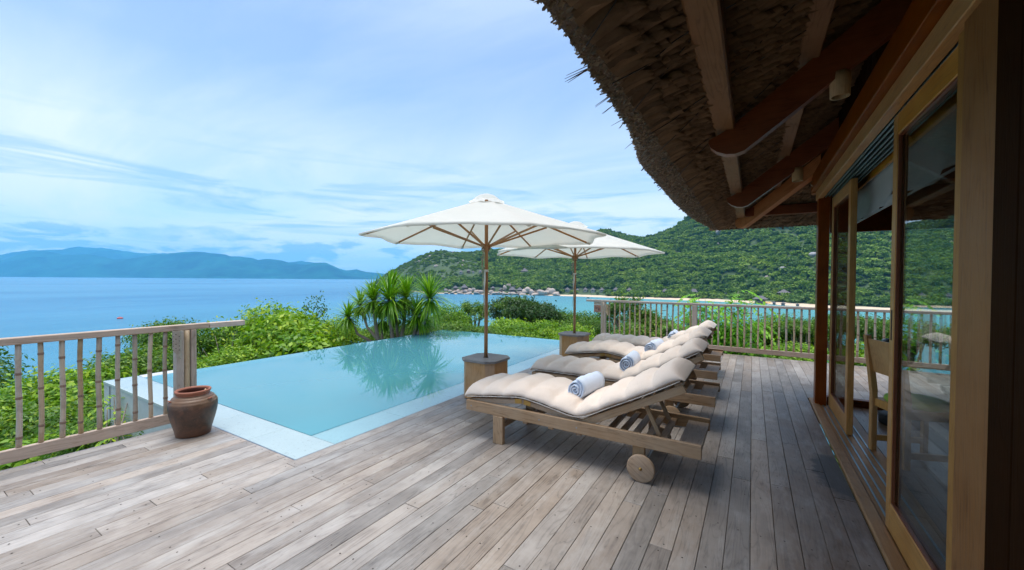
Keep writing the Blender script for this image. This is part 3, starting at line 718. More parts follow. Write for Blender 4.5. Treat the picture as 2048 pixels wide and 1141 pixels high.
def door(name, label, X0, X1, Y0, Y1, sw=.09, flip=False):
    d = thing(name, label, 'door', ((X0+X1)/2, (Y0+Y1)/2, 0))
    hx = (X1-X0)/2; hy = (Y1-Y0)/2
    bx('stile', M['gold_z'], d, -hx, hx, -hy, -hy+sw, .020, 2.483, c=.004)
    bx('stile', M['gold_z'], d, -hx, hx, hy-sw, hy, .020, 2.483, c=.004)
    bx('bottom_rail', M['gold_y'], d, -hx+.001, hx-.001, -hy+sw, hy-sw, .020, .185, c=.004)
    bx('top_rail', M['gold_y'], d, -hx+.001, hx-.001, -hy+sw, hy-sw, 2.36, 2.483, c=.004)
    bx('pane', M['glass'], d, -.004, .004, -hy+sw, hy-sw, .185, 2.36, c=0)
    s = .010
    bd = MB()
    for sx_ in (-1, 1):
        x0, x1 = sorted((sx_*.0045, sx_*(hx-.006)))
        bd.box(x0, x1, -hy+sw, -hy+sw+s, .185, 2.36).box(x0, x1, hy-sw-s, hy-sw, .185, 2.36).box(x0, x1, -hy+sw+s, hy-sw-s, .185, .185+s).box(x0, x1, -hy+sw+s, hy-sw-s, 2.36-s, 2.36)
    bd = bd.build('glazing_bead', M['red_z'], d); bd['kind'] = 'stuff'
    return d
dA = door('sliding_door', 'far sliding glass door next to the red-brown corner post', .795, .845, 4.95, 6.012, .10)
bx('handle', M['dark_hole'], dA, -.0262, -.024, -.485, -.465, .98, 1.10, c=0)
dB = door('sliding_door', 'near sliding glass door with a golden wooden frame that mirrors the bay', .715, .765, 2.30, 3.25, .075)
bx('handle', M['dark_hole'], dB, -.0262, -.024, .425, .445, 1.27-.12, 1.27+.06, c=0)
# blind
bl = MB(); NB, NZ = 40, 10; vs = []
for i in range(NB):
    for j in range(NZ):
        y = 6.0-(6.0-2.35)*i/(NB-1); q = j/(NZ-1)
        sag = .05*abs(math.sin(i*.55))*q*(1-q)*2 + .03*math.sin(i*.9+j)*q
        vs.append((.955+sag*.5+.012*math.sin(i*1.7)*q, y, 2.46-(2.46-2.135)*q - .018*math.sin(i*.8)*q))
fs = [(i*NZ+j, (i+1)*NZ+j, (i+1)*NZ+j+1, i*NZ+j+1) for i in range(NB-1) for j in range(NZ-1) if not (18 <= i <= 18 and 2 <= j <= 6)]
b_o = bl.add(vs, fs, True).build('roller_blind', M['blind']); tag(b_o, 'torn grey-white fabric blind hanging inside the door opening', 'blind')
sm_ = b_o.modifiers.new('thickness', 'SOLIDIFY'); sm_.thickness = .003
MB().tube([(.955, 2.35, 2.13), (.955, 6.0, 2.13)], .009, 8).build('bottom_bar', M['blind'], b_o)

# ---- roof timbers
def raf_z(x): return 2.281+.763*(x+.04)
def rafter(Y, wy=.075, x1=1.0):
    dv = .215
    poly = []
    for q in np.linspace(0, 1, 9):           # rounded nose
        a = q*PI/2
        poly.append((-.245+.20*math.sin(a)*1.0, raf_z(-.04)-.004 + .075*(1-math.sin(a))**1.6*1.0 + (0)))
    poly = [(-.245, 2.350), (-.235, 2.322), (-.20, 2.290), (-.15, 2.268), (-.10, 2.262), (-.05, 2.277)] + [(x1, raf_z(x1)), (x1, raf_z(x1)+dv), (-.14, raf_z(-.14)+dv-.004), (-.245, 2.364)]
    cxy = Vector((.2, Y, 2.5))
    return MB().prism([(a-.2, b-2.5) for a, b in poly], 1, -wy/2, wy/2).build('rafter', M['red_x'], house, loc=cxy)
for Y in (.77, 2.80, 4.83): rafter(Y)
bx('eave_beam', M['beam_y'], house, -.215, -.105, -3.0, 6.72, 2.412, 2.535, c=.008)
bx('purlin', M['beam_y'], house, .20, .30, -3.0, 6.6, 2.73, 2.86, c=.006)
# hip beam from the eave corner to the house corner
ha = Vector((-.17, 6.84, 2.235)); hb_ = Vector((.95, 5.72, 2.99)); hd = (hb_-ha); L = hd.length
rot = Vector((1, 0, 0)).rotation_difference(hd.normalized()).to_matrix().to_4x4()
xax = hd.normalized(); yax = Vector((0, 0, 1)).cross(xax).normalized(); zax = xax.cross(yax)
Mh = Matrix((( xax.x, yax.x, zax.x, ha.x), (xax.y, yax.y, zax.y, ha.y), (xax.z, yax.z, zax.z, ha.z), (0, 0, 0, 1)))
hp = MB().prism([(.0, .10), (.01, .05), (.05, .01), (.12, -.005), (L, -.005), (L, .16), (.03, .16)], 1, -.045, .045).build('hip_beam', M['hip'], house); hp.matrix_local = Mh
bx('eave_beam', M['red_x'], house, -.10, 5.0, 6.60, 6.70, 2.412, 2.535, c=.006)
bx('purlin', M['hip'], house, .62, 5.0, 6.17, 6.25, 2.58, 2.70, c=.005)
# downlights
for (lx, ly) in ((.395, 2.80), (.366, 4.83)):
    dl = thing('downlight', ('nearer' if ly < 3 else 'farther') + ' bamboo cylinder downlight fixed under a red-brown rafter', 'lamp', (lx, ly, raf_z(lx)-.108), group='downlights under the rafters')
    MB().lathe([(.038, 0), (.045, 0), (.047, .09), (.045, .128), (.02, .130)], 20).lathe([(.038, 0), (.037, .03)], 20).build('shade', M['pale_cyl'], dl)
    MB().lathe([(.0375, .026), (.02, .032), (.0005, .032)], 20).build('reflector', M['steel'], dl)
# conduit hook at the corner
MB().tube([(.60, 5.98, 2.70), (.58, 5.96, 2.66), (.60, 5.95, 2.63), (.64, 5.95, 2.63)], .006, 6).build('cable', M['rope'], house)

# ---- thatch
def thatch_mat(name, dark, light):
    m, t, p = mat(name); a = t.nodes.new('ShaderNodeAttribute'); a.attribute_name = 'tint'; g = t.nodes.new('ShaderNodeTexCoord').outputs['Object']; oi = t.nodes.new('ShaderNodeObjectInfo')
    f = mth(t, 'ADD', mth(t, 'MULTIPLY', a.outputs['Fac'], .7), mth(t, 'MULTIPLY', noise(t, g, 60, 3), .3))
    f = mth(t, 'ADD', mth(t, 'MULTIPLY', f, .8), mth(t, 'MULTIPLY', oi.outputs['Random'], .25), clamp=True)
    t.links.new(mixc(t, f, dark, light), p.inputs['Base Color']); p.inputs['Roughness'].default_value = .75; p.inputs['Specular IOR Level'].default_value = .3
    bump(t, p, noise(t, mapping(t, g, scale=(8, 120, 120)), 1, 3), .4, .003); return m
M['thatch'] = thatch_mat('dry_palm_leaf', (.034, .020, .011), (.36, .225, .125))
M['straw'] = thatch_mat('cut_straw_ends', (.10, .068, .044), (.44, .33, .225))
M['thatch_in'] = plain('thatch_core', (.12, .065, .032), .95, nscale=30, var=.5, bmp=.8, bdist=.02)
def rim_x(Y):
    return float(np.interp(Y, [-3, 1.3, 1.75, 2.5, 3.3, 4.0, 5.0, 6.0, 6.6, 7.0], [-.585, -.585, -.62, -.67, -.79, -.80, -.82, -.80, -.72, -.60]))
SL_ = .75
def sof_z(X): return 2.275+SL_*(X+.44)
# core: left slope, swept profile (soffit edge -> rounded rim -> roof top)
ysw = np.linspace(-3.5, 7.0, 90)
core = MB(); prof_n = 9
def core_profile(Y):
    rx = rim_x(Y); nz = .018*fbm(Y*3, .3, 1.0, 3, 1.1)
    corner = max(0, (Y-6.2)/.8)
    P = [(2.6, sof_z(2.6)+.05), (-.38, sof_z(-.38)+.03), (-.45, 2.285), ((rx-.46)/2-.02, 2.315), (rx+.05+nz, 2.385), (rx+nz, 2.46), (rx+.02+nz, 2.54), (rx+.10, 2.62), (2.6, 2.62+SL_*(2.6-rx))]
    return P
vs = []
for Y in ysw:
    for (X, Z) in core_profile(Y):
        # follow the hip at the far corner
        lim = 7.02 - max(0.0, X+.45)*1.0
        vs.append((X, min(Y, lim + (0 if Z < 2.5 else .0)), Z))
fs = [(i*prof_n+j, (i+1)*prof_n+j, (i+1)*prof_n+j+1, i*prof_n+j+1) for i in range(len(ysw)-1) for j in range(prof_n-1)]
core.add(vs, fs, False)
# far slope core (soffit rises towards -Y), mirrored right and near slopes closing the roof
def far_pt(X, d, up): return (X, 7.02-d, 2.285+SL_*d+up)
nx_ = 60; vs = []
for i in range(nx_):
    X = -.45+(7.2)*i/(nx_-1)
    for j, (d, up) in enumerate(((3.05, .05), (.02, .03), (0, .0), (-.12, .03), (-.30, .10), (-.35, .18), (-.30, .28), (-.2, .36), (3.05, .30))):
        dl_ = min(d, max(0, X+.45)) if d > 0 else d
        vs.append((X, 7.02-dl_, 2.285+SL_*max(dl_, 0)+up if d > 0 else 2.285+up))
core.add(vs, [(i*9+j, (i+1)*9+j, (i+1)*9+j+1, i*9+j+1) for i in range(nx_-1) for j in range(8)], False)
core.add([(2.6, -3.5, sof_z(2.6)), (2.6, 4.0, sof_z(2.6)), (7.0, 7.1, 2.3), (7.0, -3.5, 2.3)], [(0, 1, 2, 3)])
core.add([(2.6, -3.5, sof_z(2.6)+.45), (2.6, 4.0, sof_z(2.6)+.45), (7.2, 7.3, 2.55), (7.2, -3.5, 2.55)], [(0, 3, 2, 1)])
core.add([(2.6, -3.5, sof_z(2.6)+.45), (7.2, -3.5, 2.55), (7.0, -3.5, 2.3), (-.44, -3.5, 2.3), (-.7, -3.5, 2.55)], [(0, 1, 2, 3, 4)])
roof = core.build('roof', M['thatch_in'], house)
# palm leaf scallops of the soffit
def scallop(seed, L=.15, W=.062):
    r = random.Random(seed); ns = 4; vs = []; fs = []
    for i in range(ns+1):
        q = i/ns; wd = W*(.55+.45*math.sin(PI*min(1, q*1.05+.1)*.75))*(1 if q < .8 else (1-((q-.8)/.2)**2*.75)); lift = -.004-.036*q**1.6+r.uniform(-.003, .003)
        vs += [(L*q, -wd*.5, lift+.012), (L*q, r.uniform(-.003, .003), lift-.012), (L*q, wd*.5, lift+.004)]
    for i in range(ns):
        for j in (0, 1): fs.append((3*i+j, 3*i+3+j, 3*i+4+j, 3*i+1+j))
    return np.array(vs), fs
SC = [scallop(k, .100+.018*(k % 3), .031+.005*(k % 4)) for k in range(8)]
sc_mesh = []
for k, (v, f) in enumerate(SC):
    me = np_mesh('palm_leaf', v, np.array(f), M['thatch'], attr=np.clip((k*.37) % 1*.6+np.array([.0, .42]*(len(f)//2)), 0, 1)); sc_mesh.append(me)
places = []   # (distance, matrix, variant)
ux, uz = 1/math.hypot(1, SL_), SL_/math.hypot(1, SL_)
s = 0.0
sl_len = 2.3
rowi = 0
while s < sl_len:
    X = -.46+s*ux; Z = sof_z(X)+.02
    Y = -1.2+(rowi % 2)*.02
    while Y < 7.02-max(0, X+.45):
        jx = R_.uniform(-.012, .012); tilt = R_.uniform(-.22, .22)+.12; yw = R_.uniform(-.20, .20)
        xa = Vector((ux, 0, uz)); ya = Vector((0, 1, 0)); za = xa.cross(ya)
        B = Matrix(((xa.x, ya.x, za.x), (xa.y, ya.y, za.y), (xa.z, ya.z, za.z)))
        if B.determinant() < 0: B = B @ Matrix.Diagonal((1, 1, -1))
        # z of the flap must hang below the slope
        if (B @ Vector((0, 0, -1))).z > 0: B = B @ Matrix.Rotation(PI, 3, 'X')
        Bm = (B @ Matrix.Rotation(yw, 3, 'Z') @ Matrix.Rotation(tilt*.5, 3, 'X')).to_4x4(); Bm.translation = Vector((X+jx, Y, Z+R_.uniform(-.006, .006)))
        places.append((Bm, R_.randrange(8))); Y += R_.uniform(.024, .037)
    s += .052; rowi += 1
d_ = 0.0
while d_ < 1.6:                                # far slope
    X = max(-.42, -.45+d_) ; 
    while X < 3.2:
        xa = Vector((0, -ux, uz)); ya = Vector((1, 0, 0)); za = xa.cross(ya)
        B = Matrix(((xa.x, ya.x, za.x), (xa.y, ya.y, za.y), (xa.z, ya.z, za.z)))
        if B.determinant() < 0: B = B @ Matrix.Diagonal((1, 1, -1))
        if (B @ Vector((0, 0, -1))).z > 0: B = B @ Matrix.Rotation(PI, 3, 'X')
        Bm = (B @ Matrix.Rotation(R_.uniform(-.25, .25)+.5, 3, 'Z') @ Matrix.Rotation(R_.uniform(-.1, .2), 3, 'X')).to_4x4(); Bm.translation = Vector((X, 7.02-d_, 2.285+SL_*d_+.02))
        places.append((Bm, R_.randrange(8))); X += R_.uniform(.026, .040)
    d_ += .052
def inview(p):
    d = np.array(p)-CAM; k = d@cf
    if k < .3: return None
    x_, y_ = CX+FPX*(d@cr)/k, CY-FPX*(d@cu)/k
    return k if (-10 < x_ < 2058 and -10 < y_ < 1150) else None
vis = []
for i, (Bm, k) in enumerate(places):
    q = inview(Bm.translation + Bm.to_3x3() @ Vector((.1, 0, 0)))
    if q is not None and Bm.translation.x < .15: vis.append((q, i))
vis.sort(); nearest = set(i for _, i in vis[:290])
av, af, at_ = [], [], []; base_i = 0
for i, (Bm, k) in enumerate(places):
    if i in nearest:
        o = bpy.data.objects.new('palm_leaf', sc_mesh[k]); link(o, roof); o.matrix_local = Bm
    else:
        v, f = SC[k]; A = np.array(Bm); vv = v @ A[:3, :3].T + A[:3, 3]; av.append(vv); af.append(np.array(f)+base_i); base_i += len(v)
        at_.append(np.clip(R_.random()*.6+np.array([.0, .42]*(len(f)//2)), 0, 1))
o = bpy.data.objects.new('palm_leaf_lining', np_mesh('palm_leaf_lining', np.concatenate(av), np.concatenate(af), M['thatch'], attr=np.concatenate(at_))); link(o, roof); o['kind'] = 'stuff'
# cut butt ends of the rim: short strips pointing outwards
def strips(n, gen):
    V = []; F = []; T = []
    for i in range(n):
        p, d, up, Ls, W = gen()
        d = d/np.linalg.norm(d); sd_ = np.cross(d, up); sd_ /= np.linalg.norm(sd_)+1e-9; nn = np.cross(sd_, d)
        b = len(V)
        fold = W*.35
        V += [p-sd_*W/2, p+nn*fold, p+sd_*W/2, p+d*Ls-sd_*W/2*.9, p+d*Ls+nn*fold+d*R_.uniform(-.01, .01), p+d*Ls+sd_*W/2*.9]
        F += [(b, b+1, b+4, b+3), (b+1, b+2, b+5, b+4)]; q = R_.random(); T += [q, q]
    return np.array(V), np.array(F), np.array(T)
def gen_rim():
    if R_.random() < .70:
        Y = R_.uniform(-.6, 6.95); q = R_.random(); rx = rim_x(Y)
        pr = [(-.45, 2.285), ((rx-.46)/2-.02, 2.315), (rx+.05, 2.385), (rx, 2.46), (rx+.02, 2.54), (rx+.10, 2.62)]
        i = q*(len(pr)-1); a, b = pr[int(i)], pr[min(len(pr)-1, int(i)+1)]; f_ = i-int(i)
        X, Z = a[0]+(b[0]-a[0])*f_, a[1]+(b[1]-a[1])*f_
        d = np.array([-1.0, R_.uniform(-.6, .6), -.75+.5*q+R_.uniform(-.35, .35)])
        p = np.array([X, Y, Z]) - d/np.linalg.norm(d)*.035
    else:
        X = R_.uniform(-.6, 2.5); q = R_.random(); pr = [(0, 0), (-.12, .03), (-.30, .10), (-.35, .18), (-.30, .28), (-.2, .36)]
        i = q*(len(pr)-1); a, b = pr[int(i)], pr[min(len(pr)-1, int(i)+1)]; f_ = i-int(i)
        d = np.array([R_.uniform(-.6, .6), 1.0, -.7+.5*q+R_.uniform(-.35, .35)]); p = np.array([X, 7.02-(a[0]+(b[0]-a[0])*f_), 2.285+a[1]+(b[1]-a[1])*f_]) - d/np.linalg.norm(d)*.035
    long = R_.random() < .006
    up = np.array([R_.uniform(-.5, .5), R_.uniform(-.5, .5), 1.0])
    return p, d, up, (R_.uniform(.06, .09) if long else R_.uniform(.030, .054)), R_.uniform(.008, .020)
v, f, t_ = strips(26000, gen_rim)
o = bpy.data.objects.new('thatch_butts', np_mesh('thatch_butts', v, f, M['straw'], attr=t_)); link(o, roof); o['kind'] = 'stuff'
# stray blades that hang into the sky
tf = MB()
for (Yb, dY, Lb_, nb_) in ((1.72, -.35, .14, 5), (2.02, -.2, .09, 2), (2.12, .1, .08, 2), (2.35, -.3, .08, 1), (2.75, .2, .07, 1)):
    for q in range(nb_):
        a = Vector((rim_x(Yb)+.03, Yb+q*.006, 2.45+q*.008)); d = Vector((-1, dY+R_.uniform(-.15, .15), -.55+R_.uniform(-.15, .15))).normalized(); b2 = a+d*(Lb_+.03)
        n_ = d.cross(Vector((0, .3, 1))).normalized()*.004
        tf.add([a-n_, a+n_, b2+n_*.3, b2-n_*.3], [(0, 1, 2, 3)])
o = tf.build('loose_blades', M['thatch'], roof, recalc=False); o['kind'] = 'stuff'
# black netting cords under the leaves
nc = MB()
for k in range(26):
    y0 = -.6+k*.30; pts = []
    for i in range(9):
        X = -.46+i*.10; pts.append((X, y0+i*.05*(1 if k % 2 else -1)+R_.uniform(-.02, .02), sof_z(X)-.026+R_.uniform(-.006, .004)))
    if all(p[1] < 6.9-max(0, p[0]+.45) for p in pts): nc.tube(pts, .0024, 4, cap=False)
nc.build('netting_cord', M['black'], roof)

# ================================================================== LOUNGERS
def superellipse_cushion(prof, W, th, seed, puff=.5):
    """prof: centre line points (x, z) of the cushion's underside; channels across"""
    r = random.Random(seed)
    pts = [Vector((p[0], 0, p[1])) for p in prof]
    # resample
    L = [0]
    for a, b in zip(pts[:-1], pts[1:]): L.append(L[-1]+(b-a).length)
    n = 110; out = []
    for i in range(n):
        s_ = L[-1]*i/(n-1); k = max(j for j in range(len(L)) if L[j] <= s_+1e-9); k = min(k, len(pts)-2)
        out.append((pts[k].lerp(pts[k+1], (s_-L[k])/(L[k+1]-L[k])), s_))
    # smooth the line
    P = np.array([list(o_[0]) for o_ in out]); 
    for _ in range(14): P[1:-1] = (P[:-2]+P[1:-1]*2+P[2:])/4
    S = np.array([o_[1] for o_ in out]); tot = L[-1]
    ch = tot/9.0; ny = 26; m = 2*ny
    vs = []; fs = []
    for i in range(n):
        d = P[min(i+1, n-1)]-P[max(i-1, 0)]; d /= np.linalg.norm(d); nrm = np.array([-d[2], 0, d[0]])
        s_ = S[i]; e = min(s_, tot-s_); endr = min(1, math.sqrt(max(0.0, 1-(1-min(1, e/.075))**2)))
        c_ = (s_/ch) % 1.0; chn = .72+.28*math.sin(PI*c_)**.42
        t_ = th*chn*max(.10, endr)
        for j in range(m):
            a = 2*PI*j/m; ca, sa = math.cos(a), math.sin(a)
            yy_ = math.copysign(abs(ca)**.62, ca)*(W/2)*(.97+.03*endr)*(1 if True else 0)
            hh = math.copysign(abs(sa)**.75, sa)
            edge = 1-abs(yy_)/(W/2)
            # two rows of tufts pull the top in
            tuft = 0
            for ty in (-.30*W, .30*W):
                dy = (yy_-ty)/.05; dx = ((c_ if c_ < .5 else c_-1)*ch)/.035; tuft += math.exp(-(dx*dx+dy*dy))*.12
            up = t_*(.60+.40*min(1, edge*3.2)**.5)*(1-tuft*(hh > 0))
            crumple = .0080*mnoise.noise(Vector((s_*14+seed*3, yy_*17, hh*2)))+.007*mnoise.noise(Vector((s_*5+seed*7, yy_*6, seed)))
            z_ = (hh*.5+.5)*up if hh > 0 else (hh*.5+.5)*up*1.0
            wig = .010*mnoise.noise(Vector((s_*9, seed*5.0, math.copysign(3, ca))))*(abs(ca) > .8)
            p = P[i]+nrm*(z_+crumple*(.4+hh*.6 if hh > 0 else .1)); vs.append((p[0], yy_+math.copysign(wig, ca), p[2]))
    for i in range(n-1):
        for j in range(m): fs.append((i*m+j, i*m+(j+1) % m, (i+1)*m+(j+1) % m, (i+1)*m+j))
    fs.append(tuple(range(m))); fs.append(tuple((n-1)*m+j for j in reversed(range(m))))
    return MB().add(vs, fs, True), P
LW = .66
def towel(name, label, loc, rz, tilt=0.0, L=.38, r=.105):
    t = thing(name, label, 'towel', loc, rz, 'rolled towels on the loungers')
    # rolled sheet: spiral cross-section extruded, slightly flattened
    turns = 3.6; n = 130; th = .011; outer = []; inner = []
    for i in range(n):
        a = 2*PI*turns*i/(n-1); rr = .010+(r-.010)*(a/(2*PI*turns)); rr_ = rr*(1+.03*math.sin(a*2+1)); outer.append((rr_*math.cos(a), rr_*math.sin(a)*.93))
        ri = max(.003, rr_-th); inner.append((ri*math.cos(a), ri*math.sin(a)*.93))
    ns = 9; vs = []; fs = []
    for s in range(ns):
        y = -L/2+L*s/(ns-1); e = 1-.06*(abs(2*s/(ns-1)-1)**6)
        for lst in (outer, inner):
            for k, (a, b) in enumerate(lst):
                w_ = .0022*math.sin(s*2.1+k*.35); dy = (.006*math.sin(k*.21)+.004*math.sin(k*.07+1)) * (1 if s in (0, ns-1) else 0)
                vs.append((a*e+w_, y+dy, b*e+w_))
    q = 2*n
    for s in range(ns-1):
        for k in range(n-1):
            a = s*q+k; fs.append((a, a+1, a+1+q, a+q)); fs.append((a+n, a+n+q, a+n+1+q, a+n+1))
        a = s*q+n-1; fs.append((a, a+n, a+n+q, a+q))
    for s in (0, ns-1):
        for k in range(n-1): fs.append((s*q+k, s*q+n+k, s*q+n+k+1, s*q+k+1))
    o = MB().add(vs, fs, True).build('roll', M['towel'], t, loc=(0, 0, r*.93)); o.rotation_euler = (tilt, R_.uniform(0, 6.2) if False else 2.2, 0)
    return t
def make_lounger(knee, label, seed, back=1.0):
    """x from 0 (foot end, at the pool) to 2.04 (rear), y 0..LW"""
    lo = thing('sun_lounger', label, 'sun lounger', (0, 0, 0), 0, 'teak sun loungers in a row beside the pool')
    T, B = .350, .252
    for y0, nm in ((0, 'side_rail'), (LW-.032, 'side_rail')):
        rl = bx(nm, M['teak_x'], lo, 0, 2.04, y0, y0+.032, B, T, c=.004)
        sc = MB()
        for xx in (.06, .78, 1.12):
            yy_ = -.0165 if y0 == 0 else .0165
            sc.add([(xx-1.02+.008*math.cos(a), yy_, -.003+.008*math.sin(a)) for a in np.linspace(0, 2*PI, 9)[:-1]], [tuple(range(8))])
        sc = sc.build('bolt', M['steel'], rl); sc['kind'] = 'stuff'
    bx('end_rail', M['teak_y'], lo, .0, .032, .034, LW-.034, B+.012, T-.004, c=.004)
    for y0 in (.0, LW-.042):
        bx('leg', M['teak_z'], lo, .31, .415, y0-.006, y0+.040, 0, B-.001, c=.004)
        bx('leg', M['teak_z'], lo, 1.56, 1.65, y0+.036 if y0 == 0 else y0-.036, y0+.07 if y0 == 0 else y0-.002, .07, B-.001, c=.004)
    bx('stretcher', M['teak_y'], lo, .30, .345, .045, LW-.045, .10, .15, c=.004)
    MB().tube([(1.635, -.030, .103), (1.635, LW+.030, .103)], .011, 8).build('axle', M['steel'], lo)
    for y0, sgn in ((-.022, -1), (LW+.022, 1)):
        wz = .103
        wh = MB().lathe([(.0005, -.015), (.092, -.015), (.101, -.010), (.102, 0), (.101, .010), (.092, .015), (.0005, .015)], 36).build('wheel', M['teak_x'], lo, loc=(1.635, y0+(.006 if sgn < 0 else -.006), wz)); wh.rotation_euler = (PI/2, .6, 0)
        MB().lathe([(.0005, .026), (.009, .024), (.013, .017), (.013, .012)], 14).build('hub', M['brass'], wh).rotation_euler = (0 if sgn < 0 else PI, 0, 0)
    # rear slatted tray
    ti = 0
    for xx in (1.34, 1.44, 1.54, 1.64, 1.74):
        bx('slat', M['teak_y'], lo, xx, xx+.052, .034, LW-.034, T-.052, T-.034, c=.003)
    bx('slat', M['teak_y'], lo, 1.88, 2.036, .034, LW-.034, T-.050, T-.030, c=.003)
    for xx in (.60, .85, 1.1):
        bx('cross_bar', M['teak_y'], lo, xx, xx+.045, .034, LW-.034, B-.03, B+.018, c=.003)
    # back rest: 1.18 -> pivot, raised
    piv = Vector((1.16, 0, T-.022)); ang = math.radians(27.5*back); Lb = .86
    Mb = Matrix.Translation(piv) @ Matrix.Rotation(-ang, 4, 'Y')
    def rot_box(name, m_, x0, x1, y0, y1, z0, z1, Mx):
        o = bx(name, m_, lo, x0, x1, y0, y1, z0, z1); o.matrix_local = Mx @ Matrix.Translation(o.location); return o
    for y0 in (.036, LW-.066): rot_box('back_frame', M['teak_x'], 0, Lb, y0, y0+.03, -.030, .030, Mb)
    for i in range(8): rot_box('slat', M['teak_y'], .03+i*.1, .085+i*.1, .067, LW-.067, .010, .026, Mb)
    rot_box('slat', M['teak_y'], Lb-.055, Lb+.004, .034, LW-.034, .0305, .048, Mb)
    # prop of the back rest
    pa = Mb @ Vector((.52, 0, -.03)); pb = Vector((1.74, 0, T-.030))
    for y0 in (.115, LW-.135):
        dv = pb-pa; Ms = Matrix.Translation(pa) @ Matrix.Rotation(-math.atan2(dv.z, dv.x), 4, 'Y'); rot_box('prop', M['teak_x'], 0, dv.length, y0, y0+.020, -.016, .016, Ms)
    # knee section
    kx, kz = .60, (.078 if knee else .0)
    a = Vector((.035, 0, T-.012)); k = Vector((kx, 0, T-.012+kz)); e = Vector((1.15, 0, T-.014))
    for (p, q) in ((a, k), (k, e)):
        dv = q-p; Ms = Matrix.Translation(p) @ Matrix.Rotation(-math.atan2(dv.z, dv.x), 4, 'Y')
        for y0 in (.036, LW-.060): rot_box('leg_frame', M['teak_x'], 0, dv.length, y0, y0+.024, -.022, .018, Ms)
        i = .05
        while i < dv.length-.05: rot_box('slat', M['teak_y'], i, i+.05, .061, LW-.061, -.002, .012, Ms); i += .095
    if knee:
        for (p, q, sg_) in ((k, a, -1), (k, e, 1)):
            dv = (q-p).normalized(); c = p+dv*.045; Ms = Matrix.Translation(c) @ Matrix.Rotation(-math.atan2(dv.z, dv.x), 4, 'Y')
            h_ = rot_box('hinge', M['brass'], -.035, .035, .0325, .0358, -.022, .020, Ms)
    # cushion
    zt = T+.010
    be = Mb @ Vector((Lb+.03, 0, .048))
    prof = [(-.035, zt-.006), (.16, zt+kz*.30), (kx, zt+kz+.006), (kx+.25, zt+kz*.55), (1.08, zt-.002), (1.17, zt+.006), tuple((Mb @ Vector((.25, 0, .038))).xz), tuple((Mb @ Vector((.6, 0, .036))).xz), (be.x, be.z)]
    cm, P = superellipse_cushion(prof, LW-.015, .135, seed)
    cu_ = thing('lounger_cushion', None, None)
    bpy.data.objects.remove(cu_)
    cush = cm.build('cushion', M['cushion'], None)
    pp = MB()
    for sy in (-1, 1):
        pts = [(p[0], sy*(LW/2-.012), p[2]+.016) for p in P[2:-2:3]]; pp.tube(pts, .0048, 6)
    pip = pp.build('piping', M['piping'], cush); pip['kind'] = 'stuff'
    cush.location = (0, LW/2, 0)
    return lo, cush
spots = [(-2.325, 3.035, True, 'nearest teak lounger with its knee section raised on brass hinges', 1.0),
         (-2.335, 4.375, False, 'second teak lounger from the front with a flat foot end', 1.0),
         (-2.40, 5.60, True, 'third teak lounger from the front with raised knee section', 1.0),
         (-2.44, 6.87, False, 'farthest teak lounger in front of the bamboo railing', .93)]
clab = ['beige tufted cushion on the nearest lounger', 'beige tufted cushion on the second lounger from the front', 'beige tufted cushion on the third lounger with raised knees', 'beige tufted cushion on the farthest lounger by the railing']
tlab = ['rolled white towel on the nearest lounger cushion', 'rolled white towel on the second lounger cushion', 'rolled white towel on the third lounger cushion', 'rolled white towel on the farthest lounger cushion']
tow = [(-1.27, 3.42, .445, -.16), (-1.22, 4.72, .445, .05), (-1.19, 5.93, .445, -.12), (-1.14, 7.22, .445, .1)]
for i, (x, y, kn, lb, bk) in enumerate(spots):
    lo, cu2 = make_lounger(kn, lb, i+1, bk); lo.location = (x, y, 0)
    cu2.location = (x, y+LW/2, 0); tag(cu2, clab[i], 'cushion', 'beige cushions on the loungers')
    towel('rolled_towel', tlab[i], (tow[i][0], tow[i][1], tow[i][2]), tow[i][3])

